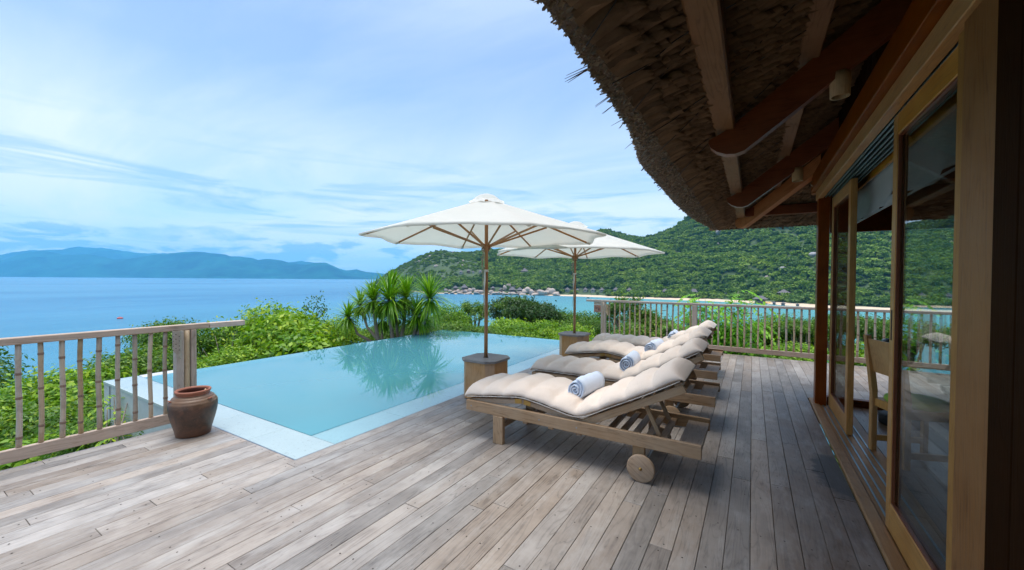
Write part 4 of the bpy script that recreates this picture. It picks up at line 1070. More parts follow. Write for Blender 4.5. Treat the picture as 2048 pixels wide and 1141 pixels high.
# ================================================================== UMBRELLAS
def umbrella(loc, label, blabel, phi, R=1.58, zr=2.02, zt=2.55, lean=(0, 0), seed=1):
    bs = thing('umbrella_base', blabel, 'umbrella base', (loc[0], loc[1], 0), 0, 'wooden umbrella boxes')
    h, c = .235, .085
    poly = lambda h, c: [(-h, -h+c), (-h+c, -h), (h-c, -h), (h, -h+c), (h, h-c), (h-c, h), (-h+c, h), (-h, h-c)]
    pts = poly(h, c)
    for i in range(8):
        a, b = Vector((*pts[i], 0)), Vector((*pts[(i+1) % 8], 0)); mid = (a+b)/2; dv = b-a; nn = Vector((dv.y, -dv.x, 0)).normalized()
        o = MB().box(-dv.length/2+.001, dv.length/2-.001, -.018, 0, .012, .468, c=.002).build('panel', M['warm_z'], bs); o.location = mid+nn*.0; o.rotation_euler = (0, 0, math.atan2(dv.y, dv.x)+PI)
        # keep the panel thickness inward
        if (o.matrix_basis.to_3x3() @ Vector((0, 1, 0))).dot(nn) < 0: o.rotation_euler = (0, 0, math.atan2(dv.y, dv.x))
    cap = MB().prism([(a*1.0, b) for a, b in poly(.258, .095)], 2, .470, .497).build('cap', M['cap'], bs)
    MB().lathe([(.034, .4975), (.034, .4995), (.0005, .4998)], 16).build('pole_hole', M['dark_hole'], bs)
    um = thing('parasol', label, 'umbrella', (loc[0], loc[1], .50), 0, 'white parasols by the pool')
    Lx, Ly = lean
    z0 = .50
    MB().tube([(Lx*q, Ly*q, 2.02*q) for q in np.linspace(0, 1, 10)], [.0235]*10, 14).build('pole', M['pole'], um)
    top = Vector((Lx, Ly, zt-z0-.03)); zh = 1.90-z0
    # canopy
    ns, nr = 64, 14; vs = []; fs = []
    zc = zt-z0; zrr = zr-z0; r = random.Random(seed)
    for i in range(ns):
        a = 2*PI*i/ns; sect = (a-phi) % (PI/4); f = abs(sect-PI/8)/(PI/8)      # 1 on a rib, 0 mid panel
        rb = R*math.cos(PI/8)/math.cos(sect-PI/8)
        for j in range(nr+1):
            q = (.10+.90*j/nr); rad = rb*q*(1-.035*(1-f)*q*q); sag = -.045*(1-f**1.5)*q*(1-q)*2.4 + .022*(1-f)*q**3
            zz = zc-(zc-zrr)*(q**1.08)+sag-.012*math.sin(PI*q)
            vs.append((Lx*(zz/2)+rad*math.cos(a), Ly*(zz/2)+rad*math.sin(a), zz))
    for i in range(ns):
        for j in range(nr): a = i*(nr+1)+j; b = ((i+1) % ns)*(nr+1)+j; fs.append((a, b, b+1, a+1))
    # hem
    hv = len(vs)
    for i in range(ns):
        p = vs[i*(nr+1)+nr]; vs.append((p[0]*.999, p[1]*.999, p[2]-.022-.004*math.sin(i*1.3)))
    for i in range(ns): fs.append((i*(nr+1)+nr, ((i+1) % ns)*(nr+1)+nr, hv+(i+1) % ns, hv+i))
    cn = MB().add(vs, fs, True).build('canopy', M['canopy'], um); sm2 = cn.modifiers.new('thickness', 'SOLIDIFY'); sm2.thickness = .0018
    # vent cap
    vs = []; fs = []; n2 = 48
    prof = [(.0005, .062), (.05, .060), (.10, .046), (.15, .012), (.19, -.022), (.235, -.050)]
    for i in range(n2):
        a = 2*PI*i/n2; sect = (a-phi) % (PI/4); f = abs(sect-PI/8)/(PI/8)
        for j, (rr, zz) in enumerate(prof):
            vs.append((Lx+rr*math.cos(a)*(1-.04*(1-f)), Ly+rr*math.sin(a)*(1-.04*(1-f)), zc+zz+(.020*(1-f)+.006*math.sin(i*.9) if j == len(prof)-1 else 0)))
    m6 = len(prof)
    for i in range(n2):
        for j in range(m6-1): a = i*m6+j; b = ((i+1) % n2)*m6+j; fs.append((a, b, b+1, a+1))
    MB().add(vs, fs, True).build('vent_cap', M['canopy'], cn)
    # ribs and struts
    for k in range(8):
        a = phi+k*PI/4; d = Vector((math.cos(a), math.sin(a), 0))
        p0 = top+d*.03+Vector((0, 0, -.02)); p1 = Vector((Lx, Ly, 0))+d*(R*.985)+Vector((0, 0, zrr-.004))
        def bar(nm, p, q, wd, ht, parent):
            dv = q-p; xa = dv.normalized(); ya = Vector((0, 0, 1)).cross(xa).normalized(); za = xa.cross(ya)
            mtx = Matrix(((xa.x, ya.x, za.x, p.x), (xa.y, ya.y, za.y, p.y), (xa.z, ya.z, za.z, p.z), (0, 0, 0, 1)))
            o = MB().box(0, dv.length, -wd/2, wd/2, -ht/2, ht/2, c=.003).build(nm, M['rib'], parent); o.matrix_local = mtx; return o
        # canopy surface height along the rib
        def surf(q): return zc-(zc-zrr)*(q**1.08)-.012*math.sin(PI*q)-.022
        rb_ = bar('rib', Vector((Lx, Ly, 0))+d*(R*.10)+Vector((0, 0, surf(.10))), Vector((Lx, Ly, 0))+d*(R*.55)+Vector((0, 0, surf(.55))), .018, .024, um)
        bar('rib', Vector((Lx, Ly, 0))+d*(R*.55)+Vector((0, 0, surf(.55))), Vector((Lx, Ly, 0))+d*(R*.97)+Vector((0, 0, surf(.97)-.0)), .018, .022, um)
        hubp = Vector((Lx, Ly, zh+.02))+d*.045
        bar('strut', hubp, Vector((Lx, Ly, 0))+d*(R*.55)+Vector((0, 0, surf(.55)-.022)), .017, .024, um)
        tip = Vector((Lx, Ly, 0))+d*(R*.965)
        MB().box(-.035, .03, -.016, .016, -.012, .010, c=.003).build('rib_pocket', M['canopy'], um, loc=tip+Vector((0, 0, surf(.965)))).rotation_euler = (0, .33, a)
        MB().box(-.016, .016, -.009, .009, -.028, .034, c=.005).build('hub_block', M['rib'], um, loc=Vector((Lx, Ly, zh+.012))+d*.044).rotation_euler = (0, 0, a)
    MB().lathe([(.024, -.05), (.036, -.05), (.040, -.042), (.040, .02), (.026, .024)], 20, c=(Lx, Ly, zh)).build('hub', M['pole'], um)
    MB().tube([(Lx-.05, Ly, zh-.062), (Lx+.07, Ly, zh-.060)], .004, 6).build('pin', M['steel'], um)
    # looped cord and strap tied to the pole
    cm_ = MB()
    for q in range(4):
        pts = [(-.038-.012*math.sin(i*1.1+q)-.01*q*(i % 3 == 1), -.02-.004*q, zh+.03-.035*i-.01*q) for i in range(11)]; cm_.tube(pts, .0035, 5)
    cm_.tube([(-.03-.012*math.sin(i*.6), -.028, zh-.30-.05*i) for i in range(13)], .0035, 5)
    cm_.build('cord', M['rope'], um)
    MB().tube([(0, 0, zh-.315), (0, 0, zh-.285)], .0275, 14).build('strap', M['piping'], um)
    rb2 = MB(); vs = []
    for i in range(12):
        z_ = zh-.31-i*.047; vs += [(-.012-.010*math.sin(i*.5), -.028-.004*(i % 2), z_), (.006+.006*math.sin(i*.9)-.012*i/12, -.030, z_)]
    rb2.add(vs, [(2*i, 2*i+1, 2*i+3, 2*i+2) for i in range(11)], True)
    rb2.build('ribbon', M['piping'], um)
    return um
umbrella((-2.905, 4.20), 'nearer white octagonal parasol with vent cap on a wooden pole', 'nearer warm brown octagonal box holding the front parasol', math.radians(5), R=1.55, zr=2.015, zt=2.53, lean=(-.06, .08), seed=1)
umbrella((-2.83, 6.98), 'farther white parasol half hidden behind the front one', 'farther brown octagonal box beside the pool corner', math.radians(12), R=1.57, zr=1.975, zt=2.51, lean=(0, .0), seed=2)

# ================================================================== CLAY JAR
jar = thing('clay_jar', 'brown glazed earthenware jar with terracotta rim standing by the left railing post', 'jar', (-4.56, 1.695, 0.0))
def jar_mat():
    m, t, p = mat('brown_glaze'); g = t.nodes.new('ShaderNodeTexCoord').outputs['Object']; s = t.nodes.new('ShaderNodeSeparateXYZ'); t.links.new(g, s.inputs[0])
    n = noise(t, g, 9, 6, .65, .5); n3 = noise(t, mapping(t, g, scale=(3, 3, 60)), 1, 3)
    c = mixc(t, ramp(t, n, [(.35, 0), (.65, 1)]), (.045, .026, .019), (.14, .062, .034))
    sh = ramp(t, mth(t, 'ADD', s.outputs[2], mth(t, 'MULTIPLY', n, .06)), [(.30, 0), (.36, 1)])
    c = mixc(t, mth(t, 'MULTIPLY', sh, .75), c, mixc(t, n3, (.13, .065, .035), (.30, .18, .10)))
    lo_ = ramp(t, mth(t, 'ADD', s.outputs[2], mth(t, 'MULTIPLY', n, .05)), [(.03, 1), (.07, 0)])
    c = mixc(t, mth(t, 'MULTIPLY', lo_, .6), c, (.22, .09, .04))
    sp = ramp(t, noise(t, g, 130, 2), [(.72, 0), (.76, 1)]); c = mixc(t, mth(t, 'MULTIPLY', sp, .7), c, (.4, .33, .25))
    t.links.new(c, p.inputs['Base Color']); t.links.new(mth(t, 'ADD', mth(t, 'MULTIPLY', n, .25), .28), p.inputs['Roughness'])
    bump(t, p, mth(t, 'ADD', mth(t, 'MULTIPLY', n3, .7), noise(t, g, 40, 3)), .25, .004); return m
MB().lathe([(.0005, 0), (.128, 0), (.136, .006), (.140, .03), (.146, .06), (.168, .14), (.184, .21), (.191, .26), (.192, .295), (.190, .300), (.191, .305), (.186, .325), (.180, .328), (.180, .334), (.166, .352), (.163, .353), (.162, .359), (.146, .372), (.134, .378), (.128, .383)], 56).build('body', jar_mat(), jar)
M['terra'] = plain('terracotta_rim', (.33, .115, .065), .55, nscale=20, var=.2)
M['jarin'] = plain('jar_inside', (.17, .055, .035), .7, nscale=12)
rim = MB().lathe([(.128, .383), (.130, .388), (.127, .392), (.132, .398), (.139, .408), (.141, .418), (.138, .425), (.130, .427), (.122, .423), (.117, .412)], 56).build('rim', M['terra'], jar)
MB().lathe([(.117, .412), (.114, .38), (.15, .33), (.16, .2), (.12, .02), (.0005, .015)], 40).build('inside', M['jarin'], jar)
for a in (math.radians(-95), math.radians(25), math.radians(145)):
    lg = MB().tube([(-.024, 0, -.004), (-.012, -.010, .004), (.012, -.010, .004), (.024, 0, -.004)], [.004, .007, .007, .004], 8).build('lug', M['terra'], jar, loc=(.172*math.cos(a), .172*math.sin(a), .348)); lg.rotation_euler = (0, 0, a+PI/2)
stk = MB().tube([(-4.50, 1.72, .30), (-4.49, 1.77, .425)], .006, 8).build('stick', M['bamboo']); tag(stk, 'short pale stick standing inside the clay jar', 'stick')

# ================================================================== ROOM FURNITURE
ch = thing('bar_chair', 'golden wooden chair with lime green seat cushion inside the open doorway', 'chair', (.995, 4.49, .008), math.radians(20))
bx('back_leg', M['chair'], ch, -.02, .025, .17, .21, 0, .52, c=.004)
bx('back_leg', M['chair'], ch, -.02, .025, -.21, -.17, 0, .52, c=.004)
bx('front_leg', M['chair'], ch, .37, .41, .17, .21, 0, .46, c=.004)
bx('front_leg', M['chair'], ch, .37, .41, -.21, -.17, 0, .46, c=.004)
for y0 in (.17, -.21):
    MB().prism([(-.02, .52), (.025, .52), (-.035, 1.02), (-.075, 1.02)], 1, y0, y0+.04).build('back_post', M['chair'], ch)
MB().prism([(-.012, .70), (.005, .70), (-.045, .99), (-.062, .99)], 1, -.169, .169).build('backrest', M['chair'], ch)
bx('seat_frame', M['chair'], ch, .0, .37, -.20, .20, .40, .47, c=.004)
for y0 in (.175, -.205): bx('stretcher', M['chair'], ch, .026, .37, y0, y0+.03, .09, .14, c=.004)
MB().lathe([(.0005, 0), (.19, 0), (.205, .02), (.20, .045), (.16, .06), (.0005, .065)], 28).build('seat_cushion', M['green'], ch, loc=(.20, 0, .472))
tb = thing('dining_table', 'dark dining table with green runner behind the glass door', 'table', (2.1, 4.1, .008))
bx('table_top', M['floor_in'], tb, -.55, .55, -.8, .8, .70, .74, c=.006)
bx('runner', M['green'], tb, -.2, .2, -.8, .8, .7405, .7445, c=.001)
for a, b in ((-.5, -.75), (.44, -.75), (-.5, .69), (.44, .69)): bx('table_leg', M['chair'], tb, a, a+.06, b, b+.06, 0, .70, c=.004)
c2 = copy_tree(ch); c2.location = (1.75, 3.0, .008); c2.rotation_euler = (0, 0, math.radians(80)); c2['label'] = 'golden wooden chair with green cushion faintly seen behind the near glass door'
fl = thing('standing_ashtray', 'black bucket on a slim black stand with a heavy round foot, inside the doorway', 'stand', (1.33, 5.62, .008))
MB().lathe([(.0005, 0), (.15, 0), (.165, .015), (.165, .095), (.15, .11), (.0005, .115)], 30).build('foot', M['black_rough'], fl)
MB().lathe([(.036, .11), (.033, .60), (.05, .66)], 20).build('stem', M['black'], fl)
MB().lathe([(.0005, .655), (.085, .655), (.10, .68), (.145, .87), (.152, .875), (.148, .88), (.138, .875), (.10, .70), (.0005, .69)], 30).build('bucket', M['black'], fl)

# ================================================================== VEGETATION
def crown_np(seed, rx, ry, rz, n_leaf, leaf, lobes=9, lr=1.0, spread=.13, droop=.2, open_=.0, aspect=.42, flat=0.0):
    r = np.random.default_rng(seed)
    L = []
    for k in range(lobes):
        d = r.normal(size=3); d /= np.linalg.norm(d); d[2] = abs(d[2])*.9-.18
        L.append((d*r.uniform(.25, .68)*(1 if lr == 1 else 1.25), r.uniform(.28, .52)*lr))
    ncl = max(30, n_leaf//26); C = []; ND = []
    for k in range(ncl):
        c, rad = L[r.integers(len(L))]; d = r.normal(size=3); d /= np.linalg.norm(d)
        if d[2] < -.3: d[2] *= -.6
        d /= np.linalg.norm(d)
        C.append(c+d*rad*r.uniform(.75, 1.05)); ND.append(d)
    C = np.array(C); ND = np.array(ND); ctint = r.uniform(0, 1, ncl)
    idx = r.integers(0, ncl, n_leaf); off = r.normal(size=(n_leaf, 3))*spread*np.array([1, 1, .6])
    P = C[idx]+off
    sh = r.uniform(size=n_leaf) < .10                                  # leafy shoots that stick out of the outline
    sdir = ND[idx]*.6+np.array([0, 0, .6]); sdir /= np.linalg.norm(sdir, axis=1)[:, None]; sl = (idx*7919 % 97)/97.0
    P[sh] = (C[idx]+sdir*(r.uniform(0, 1, n_leaf)*(.10+.22*sl))[:, None]+off*.12)[sh]
    P = P*np.array([rx, ry, rz])
    nrm = ND[idx]*.7+r.normal(size=(n_leaf, 3))*.55+np.array([0, 0, .55]); nrm /= np.linalg.norm(nrm, axis=1)[:, None]
    t = r.normal(size=(n_leaf, 3)); t -= nrm*np.sum(t*nrm, 1)[:, None]; t /= np.linalg.norm(t, axis=1)[:, None]; t[:, 2] -= droop; t /= np.linalg.norm(t, axis=1)[:, None]
    s = np.cross(nrm, t); s /= np.linalg.norm(s, axis=1)[:, None]
    ll = leaf*r.uniform(.6, 1.25, n_leaf)[:, None]
    V = np.empty((n_leaf, 4, 3)); V[:, 0] = P; V[:, 1] = P+t*ll*.5+s*ll*aspect*.5+nrm*ll*.08; V[:, 2] = P+t*ll; V[:, 3] = P+t*ll*.5-s*ll*aspect*.5+nrm*ll*.08
    F = np.arange(n_leaf*4).reshape(-1, 4)
    tint = np.clip(.58*ctint[idx]**1.5+.35*r.uniform(0, 1, n_leaf)+.10+.12*(off[:, 2] > spread*.4), 0, 1)
    return V.reshape(-1, 3), F, tint, [(c*np.array([rx, ry, rz])) for c, _ in L]
CR = {}
def crown_proto(key, matl, **k):
    v, f, t_, L = crown_np(**k); CR[key] = (np_mesh('foliage', v, f, M[matl], attr=t_), L, float(np.percentile(v[:, 2], 99.2)), float(np.percentile(np.hypot(v[:, 0], v[:, 1]), 96)))
crown_proto('bright1', 'leaf_bright', seed=1, rx=1.5, ry=1.5, rz=1.1, n_leaf=15000, leaf=.115, lobes=11)
crown_proto('bright2', 'leaf_bright', seed=2, rx=1.5, ry=1.5, rz=1.0, n_leaf=13000, leaf=.15, lobes=9, droop=.5)
crown_proto('mid1', 'leaf_mid', seed=3, rx=1.5, ry=1.5, rz=1.1, n_leaf=15000, leaf=.10, lobes=11)
crown_proto('mid2', 'leaf_mid', seed=4, rx=1.5, ry=1.5, rz=1.2, n_leaf=8000, leaf=.115, lobes=15, spread=.07, lr=.58)
crown_proto('dark1', 'leaf_dark', seed=5, rx=1.6, ry=1.6, rz=1.0, n_leaf=13000, leaf=.10, lobes=20, spread=.075, lr=.55)
crown_proto('open1', 'leaf_mid', seed=6, rx=1.3, ry=1.3, rz=1.5, n_leaf=4600, leaf=.12, lobes=13, spread=.07, lr=.5)
crown_proto('big', 'leaf_bright', seed=8, rx=1.2, ry=1.2, rz=.9, n_leaf=2600, leaf=.26, lobes=8, droop=.6, aspect=.55)
def plant(name, label, cat, px, py, k, wpx, proto, squash=1.0, trunk=True, group='shrubs and trees below the deck', bark='bark', hscale=1.0, lean=0.0):
    """crown whose top shows in bearing px at height py, k metres away, wpx wide as seen"""
    me, L, zmx, rmx = CR[proto]; top = at_k(px, py, k); half = wpx*1.04/2/FPX*k
    ext = {'bright1': 1.5, 'bright2': 1.5, 'mid1': 1.5, 'mid2': 1.5, 'dark1': 1.6, 'open1': 1.3, 'big': 1.2}[proto]
    rzv = {'bright1': 1.1, 'bright2': 1.0, 'mid1': 1.1, 'mid2': 1.2, 'dark1': .9, 'open1': 1.5, 'big': .9}[proto]
    sc_ = half/rmx; sz = sc_*squash
    cz = top[2]-zmx*sz; gz = ground_z(top[0], top[1])-.3
    t = thing(name, label, cat, (top[0], top[1], gz), R_.uniform(0, 6.28), group)
    f = bpy.data.objects.new('foliage', me); link(f, t); f.location = (0, 0, cz-gz); f.scale = (sc_, sc_, sz)
    if trunk:
        b = MB(); h = max(.5, cz-gz); rr = .035+.018*h*hscale**.5; rr = min(rr, .13)
        fork = Vector((R_.uniform(-.1, .1)+lean*.4, R_.uniform(-.1, .1), h*.72 if h > 1.2 else h*.5))
        b.tube([(0, 0, 0), (fork.x*.4+.05, fork.y*.5, fork.z*.5), tuple(fork)], [rr, rr*.8, rr*.65], 8)
        for c in L[:7]:
            e = Vector((c[0]*sc_, c[1]*sc_, h+c[2]*sz)); m_ = fork.lerp(e, .5)+Vector((R_.uniform(-.1, .1), R_.uniform(-.1, .1), -.08))
            b.tube([tuple(fork), tuple(m_), tuple(e)], [rr*.5, rr*.32, rr*.12], 6)
        b.build('trunk', M[bark], t)
    return t
P_ = [
 # left, seen through the near railing
 ('shrub', 'yellow-green shrub at the left frame edge behind the railing', 'shrub', -30, 795, 6.8, 270, 'bright1', .9),
 ('shrub', 'dense lime shrub behind the second and third balusters of the left railing', 'shrub', 95, 752, 7.6, 250, 'bright1', .9),
 ('shrub', 'bright leafy shrub in the middle of the left railing view', 'shrub', 205, 748, 7.8, 220, 'bright2', 1.0),
 ('shrub', 'low dark shrub beneath the bottom rail of the left railing', 'shrub', 60, 880, 5.6, 330, 'bright2', .7),
 ('shrub', 'low green shrub under the middle of the left railing beside the pool wall', 'shrub', 215, 835, 5.75, 170, 'mid1', .8),
 ('shrub', 'deep green shrub lower down behind the left railing', 'shrub', 150, 800, 6.6, 260, 'mid1', 1.0),
 ('tree', 'leafy tree whose top rises above the left top rail near the post', 'tree', 335, 645, 10.5, 135, 'mid1', 1.2),
 ('shrub', 'thick green shrub below the tree by the left railing post', 'shrub', 290, 696, 9.2, 190, 'mid1', 1.0),
 ('tree', 'yellow-green small tree left of the railing post', 'tree', 245, 738, 9.5, 140, 'bright1', 1.1),
 ('tree', 'airy tree with pale bare branches just right of the railing post', 'tree', 425, 652, 11.5, 170, 'open1', 1.0),
 ('shrub', 'low bright shrub along the infinity edge right of the post', 'shrub', 470, 700, 9.8, 160, 'bright1', .7),
 ('tree', 'bright broad-crowned tree at the end of the left top rail', 'tree', 535, 617, 12.5, 185, 'bright1', 1.1),
 ('tree', 'yellowish green bushy tree in the middle of the pool edge', 'tree', 610, 632, 11.5, 190, 'bright2', 1.1),
 ('shrub', 'large-leaved shrub with dark leaves at the pool edge', 'shrub', 608, 672, 9.9, 100, 'big', .9),
 ('shrub', 'green shrub at the foot of the dracaena on its left', 'shrub', 668, 640, 12.0, 120, 'bright1', 1.0),
 ('shrub', 'dark shrub behind the dracaena stems', 'shrub', 765, 655, 13.5, 120, 'mid1', .8),
 ('shrub', 'dark green shrub between dracaena and first parasol pole', 'shrub', 832, 648, 13.0, 90, 'mid1', .9),
 ('tree', 'light green tree right of the dracaena', 'tree', 893, 614, 14.0, 105, 'bright1', 1.05),
 ('tree', 'small open tree whose twigs reach behind the front parasol pole', 'tree', 950, 604, 15.0, 80, 'open1', .8),
 ('tree', 'dark spreading tree with yellowish top between the two parasol poles', 'tree', 1045, 598, 16.0, 150, 'dark1', 1.25),
 ('tree', 'thin upper branch tree standing above the dark spreading tree', 'tree', 1030, 594, 16.5, 80, 'open1', .7),
 ('shrub', 'low yellow-green shrub left of the far parasol box', 'shrub', 1040, 650, 13.0, 130, 'bright1', .8),
 ('shrub', 'low shrub behind the infinity edge near the front pole', 'shrub', 970, 655, 12.4, 80, 'mid1', .8),
 ('tree', 'green bushy tree behind the far parasol pole', 'tree', 1140, 626, 15.5, 125, 'mid1', 1.1),
 ('shrub', 'bright shrub right behind the far parasol box', 'shrub', 1095, 645, 13.2, 100, 'bright1', .9),
 ('shrub', 'dark leafy shrub left of the far railing post', 'shrub', 1180, 640, 13.6, 90, 'mid1', 1.0),
 ('tree', 'olive-topped tree behind the left part of the far railing', 'tree', 1252, 594, 14.5, 105, 'open1', 1.1),
 ('tree', 'green tree seen through the far railing left of its middle post', 'tree', 1310, 622, 14.5, 90, 'mid2', 1.2),
 ('shrub', 'yellow-green low shrub behind the far railing left of its middle post', 'shrub', 1345, 648, 12.5, 100, 'open1', .6),
 ('shrub', 'mixed green shrub below the far railing at the left', 'shrub', 1255, 650, 12.6, 120, 'mid2', .9),
 ('shrub', 'low shrub showing under the bottom rail beyond the loungers', 'shrub', 1480, 690, 11.2, 130, 'bright1', .55),
 ('shrub', 'soft green shrub behind the far railing right of its middle post', 'shrub', 1450, 655, 12.8, 110, 'mid1', .9),
 ('tree', 'bright small tree behind the right part of the far railing', 'tree', 1560, 632, 13.5, 105, 'bright1', 1.0),
 ('shrub', 'bushy green shrub next to the corner post of the villa', 'shrub', 1612, 640, 12.5, 90, 'mid1', 1.1),
 ('shrub', 'low bright shrub under the far railing near the corner post', 'shrub', 1590, 690, 11.0, 130, 'bright1', .6),
 ('tree', 'green tree seen through the open doorway beyond the railing', 'tree', 1690, 630, 13.0, 110, 'mid1', 1.0),
 ('shrub', 'low shrub seen through the doorway below the railing', 'shrub', 1740, 690, 11.5, 130, 'bright1', .7),
 ('tree', 'dark green tree farther right behind the villa window', 'tree', 1800, 640, 13.0, 140, 'mid1', 1.0),
 ('shrub', 'green shrub filling the slope below the light green tree', 'shrub', 905, 645, 12.2, 120, 'mid1', 1.0),
 ('shrub', 'bright low shrub beneath the dark spreading tree', 'shrub', 1010, 640, 14.0, 110, 'bright2', .9),
 ('tree', 'dark green tree filling the gap left of the far parasol pole', 'tree', 1090, 618, 17.5, 120, 'dark1', 1.2),
 ('shrub', 'rounded yellow-green shrub behind the far parasol box', 'shrub', 1150, 655, 12.4, 110, 'bright1', .9),
 ('tree', 'leafy tree behind the railing left of the lime sapling', 'tree', 1290, 632, 16.5, 130, 'mid1', 1.2),
 ('tree', 'olive tree behind the lime green sapling', 'tree', 1420, 640, 15.5, 130, 'mid2', 1.1),
 ('tree', 'green tree beyond the right half of the far railing', 'tree', 1520, 645, 15.0, 120, 'mid1', 1.2),
 ('tree', 'bushy tree behind the small tree near the corner post', 'tree', 1600, 650, 15.5, 140, 'mid2', 1.2),
 ('tree', 'lush tree filling the slope behind the infinity edge', 'tree', 560, 650, 14.0, 220, 'mid1', 1.1),
 ('tree', 'lush tree below the tip of the left top rail', 'tree', 470, 668, 13.0, 150, 'mid2', 1.1),
 ('tree', 'leafy tree far left outside the railing', 'tree', -180, 700, 9.0, 300, 'mid1', 1.0),
]
for a in P_: plant(*a)
# loose undergrowth covering the slope close to the deck
n = 42000; Xs = np.concatenate([rng.uniform(-13, -5.1, n//2), rng.uniform(-12, 6, n//2)]); Ys = np.concatenate([rng.uniform(-3, 14, n//2), rng.uniform(9.5, 17, n//2)])
ok = ~((Xs > -8.9) & (Ys > 1.7) & (Ys < 9.3)) ; Xs, Ys = Xs[ok], Ys[ok]
Zs = np.array([ground_z(a, b) for a, b in zip(Xs, Ys)])+rng.uniform(.0, .55, len(Xs))+.35*np.sin(Xs*2.1)*np.cos(Ys*1.7)
P = np.stack([Xs, Ys, Zs], 1); m = len(P)
nr = rng.normal(size=(m, 3))*.5+np.array([.1, -.2, 1]); nr /= np.linalg.norm(nr, axis=1)[:, None]; t = rng.normal(size=(m, 3)); t -= nr*np.sum(t*nr, 1)[:, None]; t /= np.linalg.norm(t, axis=1)[:, None]; s = np.cross(nr, t)
ll = rng.uniform(.10, .22, m)[:, None]; V = np.empty((m, 4, 3)); V[:, 0] = P; V[:, 1] = P+t*ll*.5+s*ll*.22; V[:, 2] = P+t*ll; V[:, 3] = P+t*ll*.5-s*ll*.22
o = bpy.data.objects.new('undergrowth', np_mesh('undergrowth', V.reshape(-1, 3), np.arange(m*4).reshape(-1, 4), M['leaf_mid'], attr=rng.uniform(0, .8, m))); link(o); o['kind'] = 'stuff'

# ---- young plant with hanging compound leaves (behind far railing) and sprigs by the pool wall
def sprig_plant(name, label, base, tops, leaf, matl, seed, dens=1.0):
    r = random.Random(seed); t = thing(name, label, 'plant', tuple(base), 0)
    st = MB(); V = []; F = []; T = []
    for tp in tops:
        tp = Vector(tp)-Vector(base); mid = tp*.55+Vector((r.uniform(-.15, .15), r.uniform(-.15, .15), 0)); st.tube([(0, 0, 0), tuple(mid), tuple(tp)], [.020, .012, .005], 6)
        nfr = int(13*dens)
        for k in range(nfr):
            q = .45+.55*k/(nfr-1); o0 = (Vector((0, 0, 0)).lerp(mid, q*2) if q < .5 else mid.lerp(tp, (q-.5)*2)); a = r.uniform(0, 2*PI); Lf = r.uniform(.30, .48)*leaf/.11
            prev = o0
            for i in range(1, 9):
                u = i/8; pnt = o0+Vector((math.cos(a)*Lf*u, math.sin(a)*Lf*u, .16*u*Lf/.4-.34*u*u*Lf/.4)); dv = (pnt-prev).normalized(); prev = pnt
                sd_ = dv.cross(Vector((0, 0, 1))).normalized()
                for sg_ in (-1, 1):
                    d = (sd_*sg_*.8+dv*.5+Vector((0, 0, -.35+r.uniform(-.2, .2)))).normalized(); w_ = d.cross(Vector((0, 0, 1))).normalized()*leaf*.20; l_ = leaf*r.uniform(.8, 1.2)*(1-.3*abs(u-.5))
                    b = len(V); V += [pnt, pnt+d*l_*.45+w_, pnt+d*l_, pnt+d*l_*.45-w_]; F.append((b, b+1, b+2, b+3)); T.append(r.uniform(.2, 1))
    st.build('stem', M['bark'], t)
    o = bpy.data.objects.new('foliage', np_mesh('foliage', np.array([list(v) for v in V]), np.array(F), M[matl], attr=T)); link(o, t)
    return t
bz = Vector(at_k(1440, 700, 10.6))
sprig_plant('young_tree', 'tall lime green sapling with hanging compound leaves behind the middle of the far railing', (bz.x, bz.y, -1.8), [tuple(at_k(px, py, k)) for px, py, k in ((1388, 600, 10.4), (1410, 596, 10.6), (1440, 604, 10.7), (1477, 582, 10.6), (1490, 610, 10.5), (1500, 640, 10.4), (1420, 640, 10.5), (1400, 660, 10.4), (1465, 640, 10.3), (1395, 590, 10.4), (1470, 600, 10.6), (1455, 625, 10.4), (1500, 600, 10.6))], .17, 'leaf_lime', 3, 1.3)
sprig_plant('sapling', 'small leafy sapling in front of the pool wall behind the left railing', (-6.0, 1.35, -1.6), [tuple(at_k(px, py, 5.4)) for px, py in ((228, 790), (262, 780), (255, 830), (215, 815), (235, 850), (325, 868))], .085, 'leaf_bright', 5, .7)
sprig_plant('sapling', 'low sapling under the bottom rail beside the pool wall', (-5.6, 1.45, -1.4), [tuple(at_k(px, py, 5.1)) for px, py in ((290, 858), (310, 862), (245, 872))], .07, 'leaf_mid', 6, .8)
# bare twiggy shoots standing above the shrubs
def twig(label, base, tops, k, seed):
    r = random.Random(seed); t = thing('twiggy_tree', label, 'tree', tuple(base)); b = MB(); V = []; F = []; T = []
    for tp in tops:
        e = Vector(at_k(*tp, k))-Vector(base); m_ = e*.6+Vector((r.uniform(-.1, .1), 0, -.1)); b.tube([(0, 0, 0), tuple(m_), tuple(e)], [.03, .015, .004], 6)
        for q in range(60):
            c = m_.lerp(e, r.uniform(.55, 1.05))+Vector([r.gauss(0, .09) for _ in range(3)]); d = Vector([r.gauss(0, 1) for _ in range(3)]).normalized(); s_ = d.orthogonal().normalized()*.018; l_ = .07
            i = len(V); V += [c, c+d*l_*.5+s_, c+d*l_, c+d*l_*.5-s_]; F.append((i, i+1, i+2, i+3)); T.append(r.uniform(0, .8))
    b.build('trunk', M['bark'], t); o = bpy.data.objects.new('foliage', np_mesh('foliage', np.array([list(v) for v in V]), np.array(F), M['leaf_mid'], attr=T)); link(o, t)
b0 = at_k(600, 680, 12); twig('thin bare branch with sparse leaves rising above the bright shrubs', (b0[0], b0[1], b0[2]), [(615, 605), (637, 597), (645, 612), (652, 618)], 12, 4)
b0 = at_k(455, 740, 10.5); twig('pale forked branches among the shrubs right of the railing post', (b0[0], b0[1], b0[2]-.2), [(430, 672), (470, 665), (400, 690), (500, 676)], 10.5, 9)

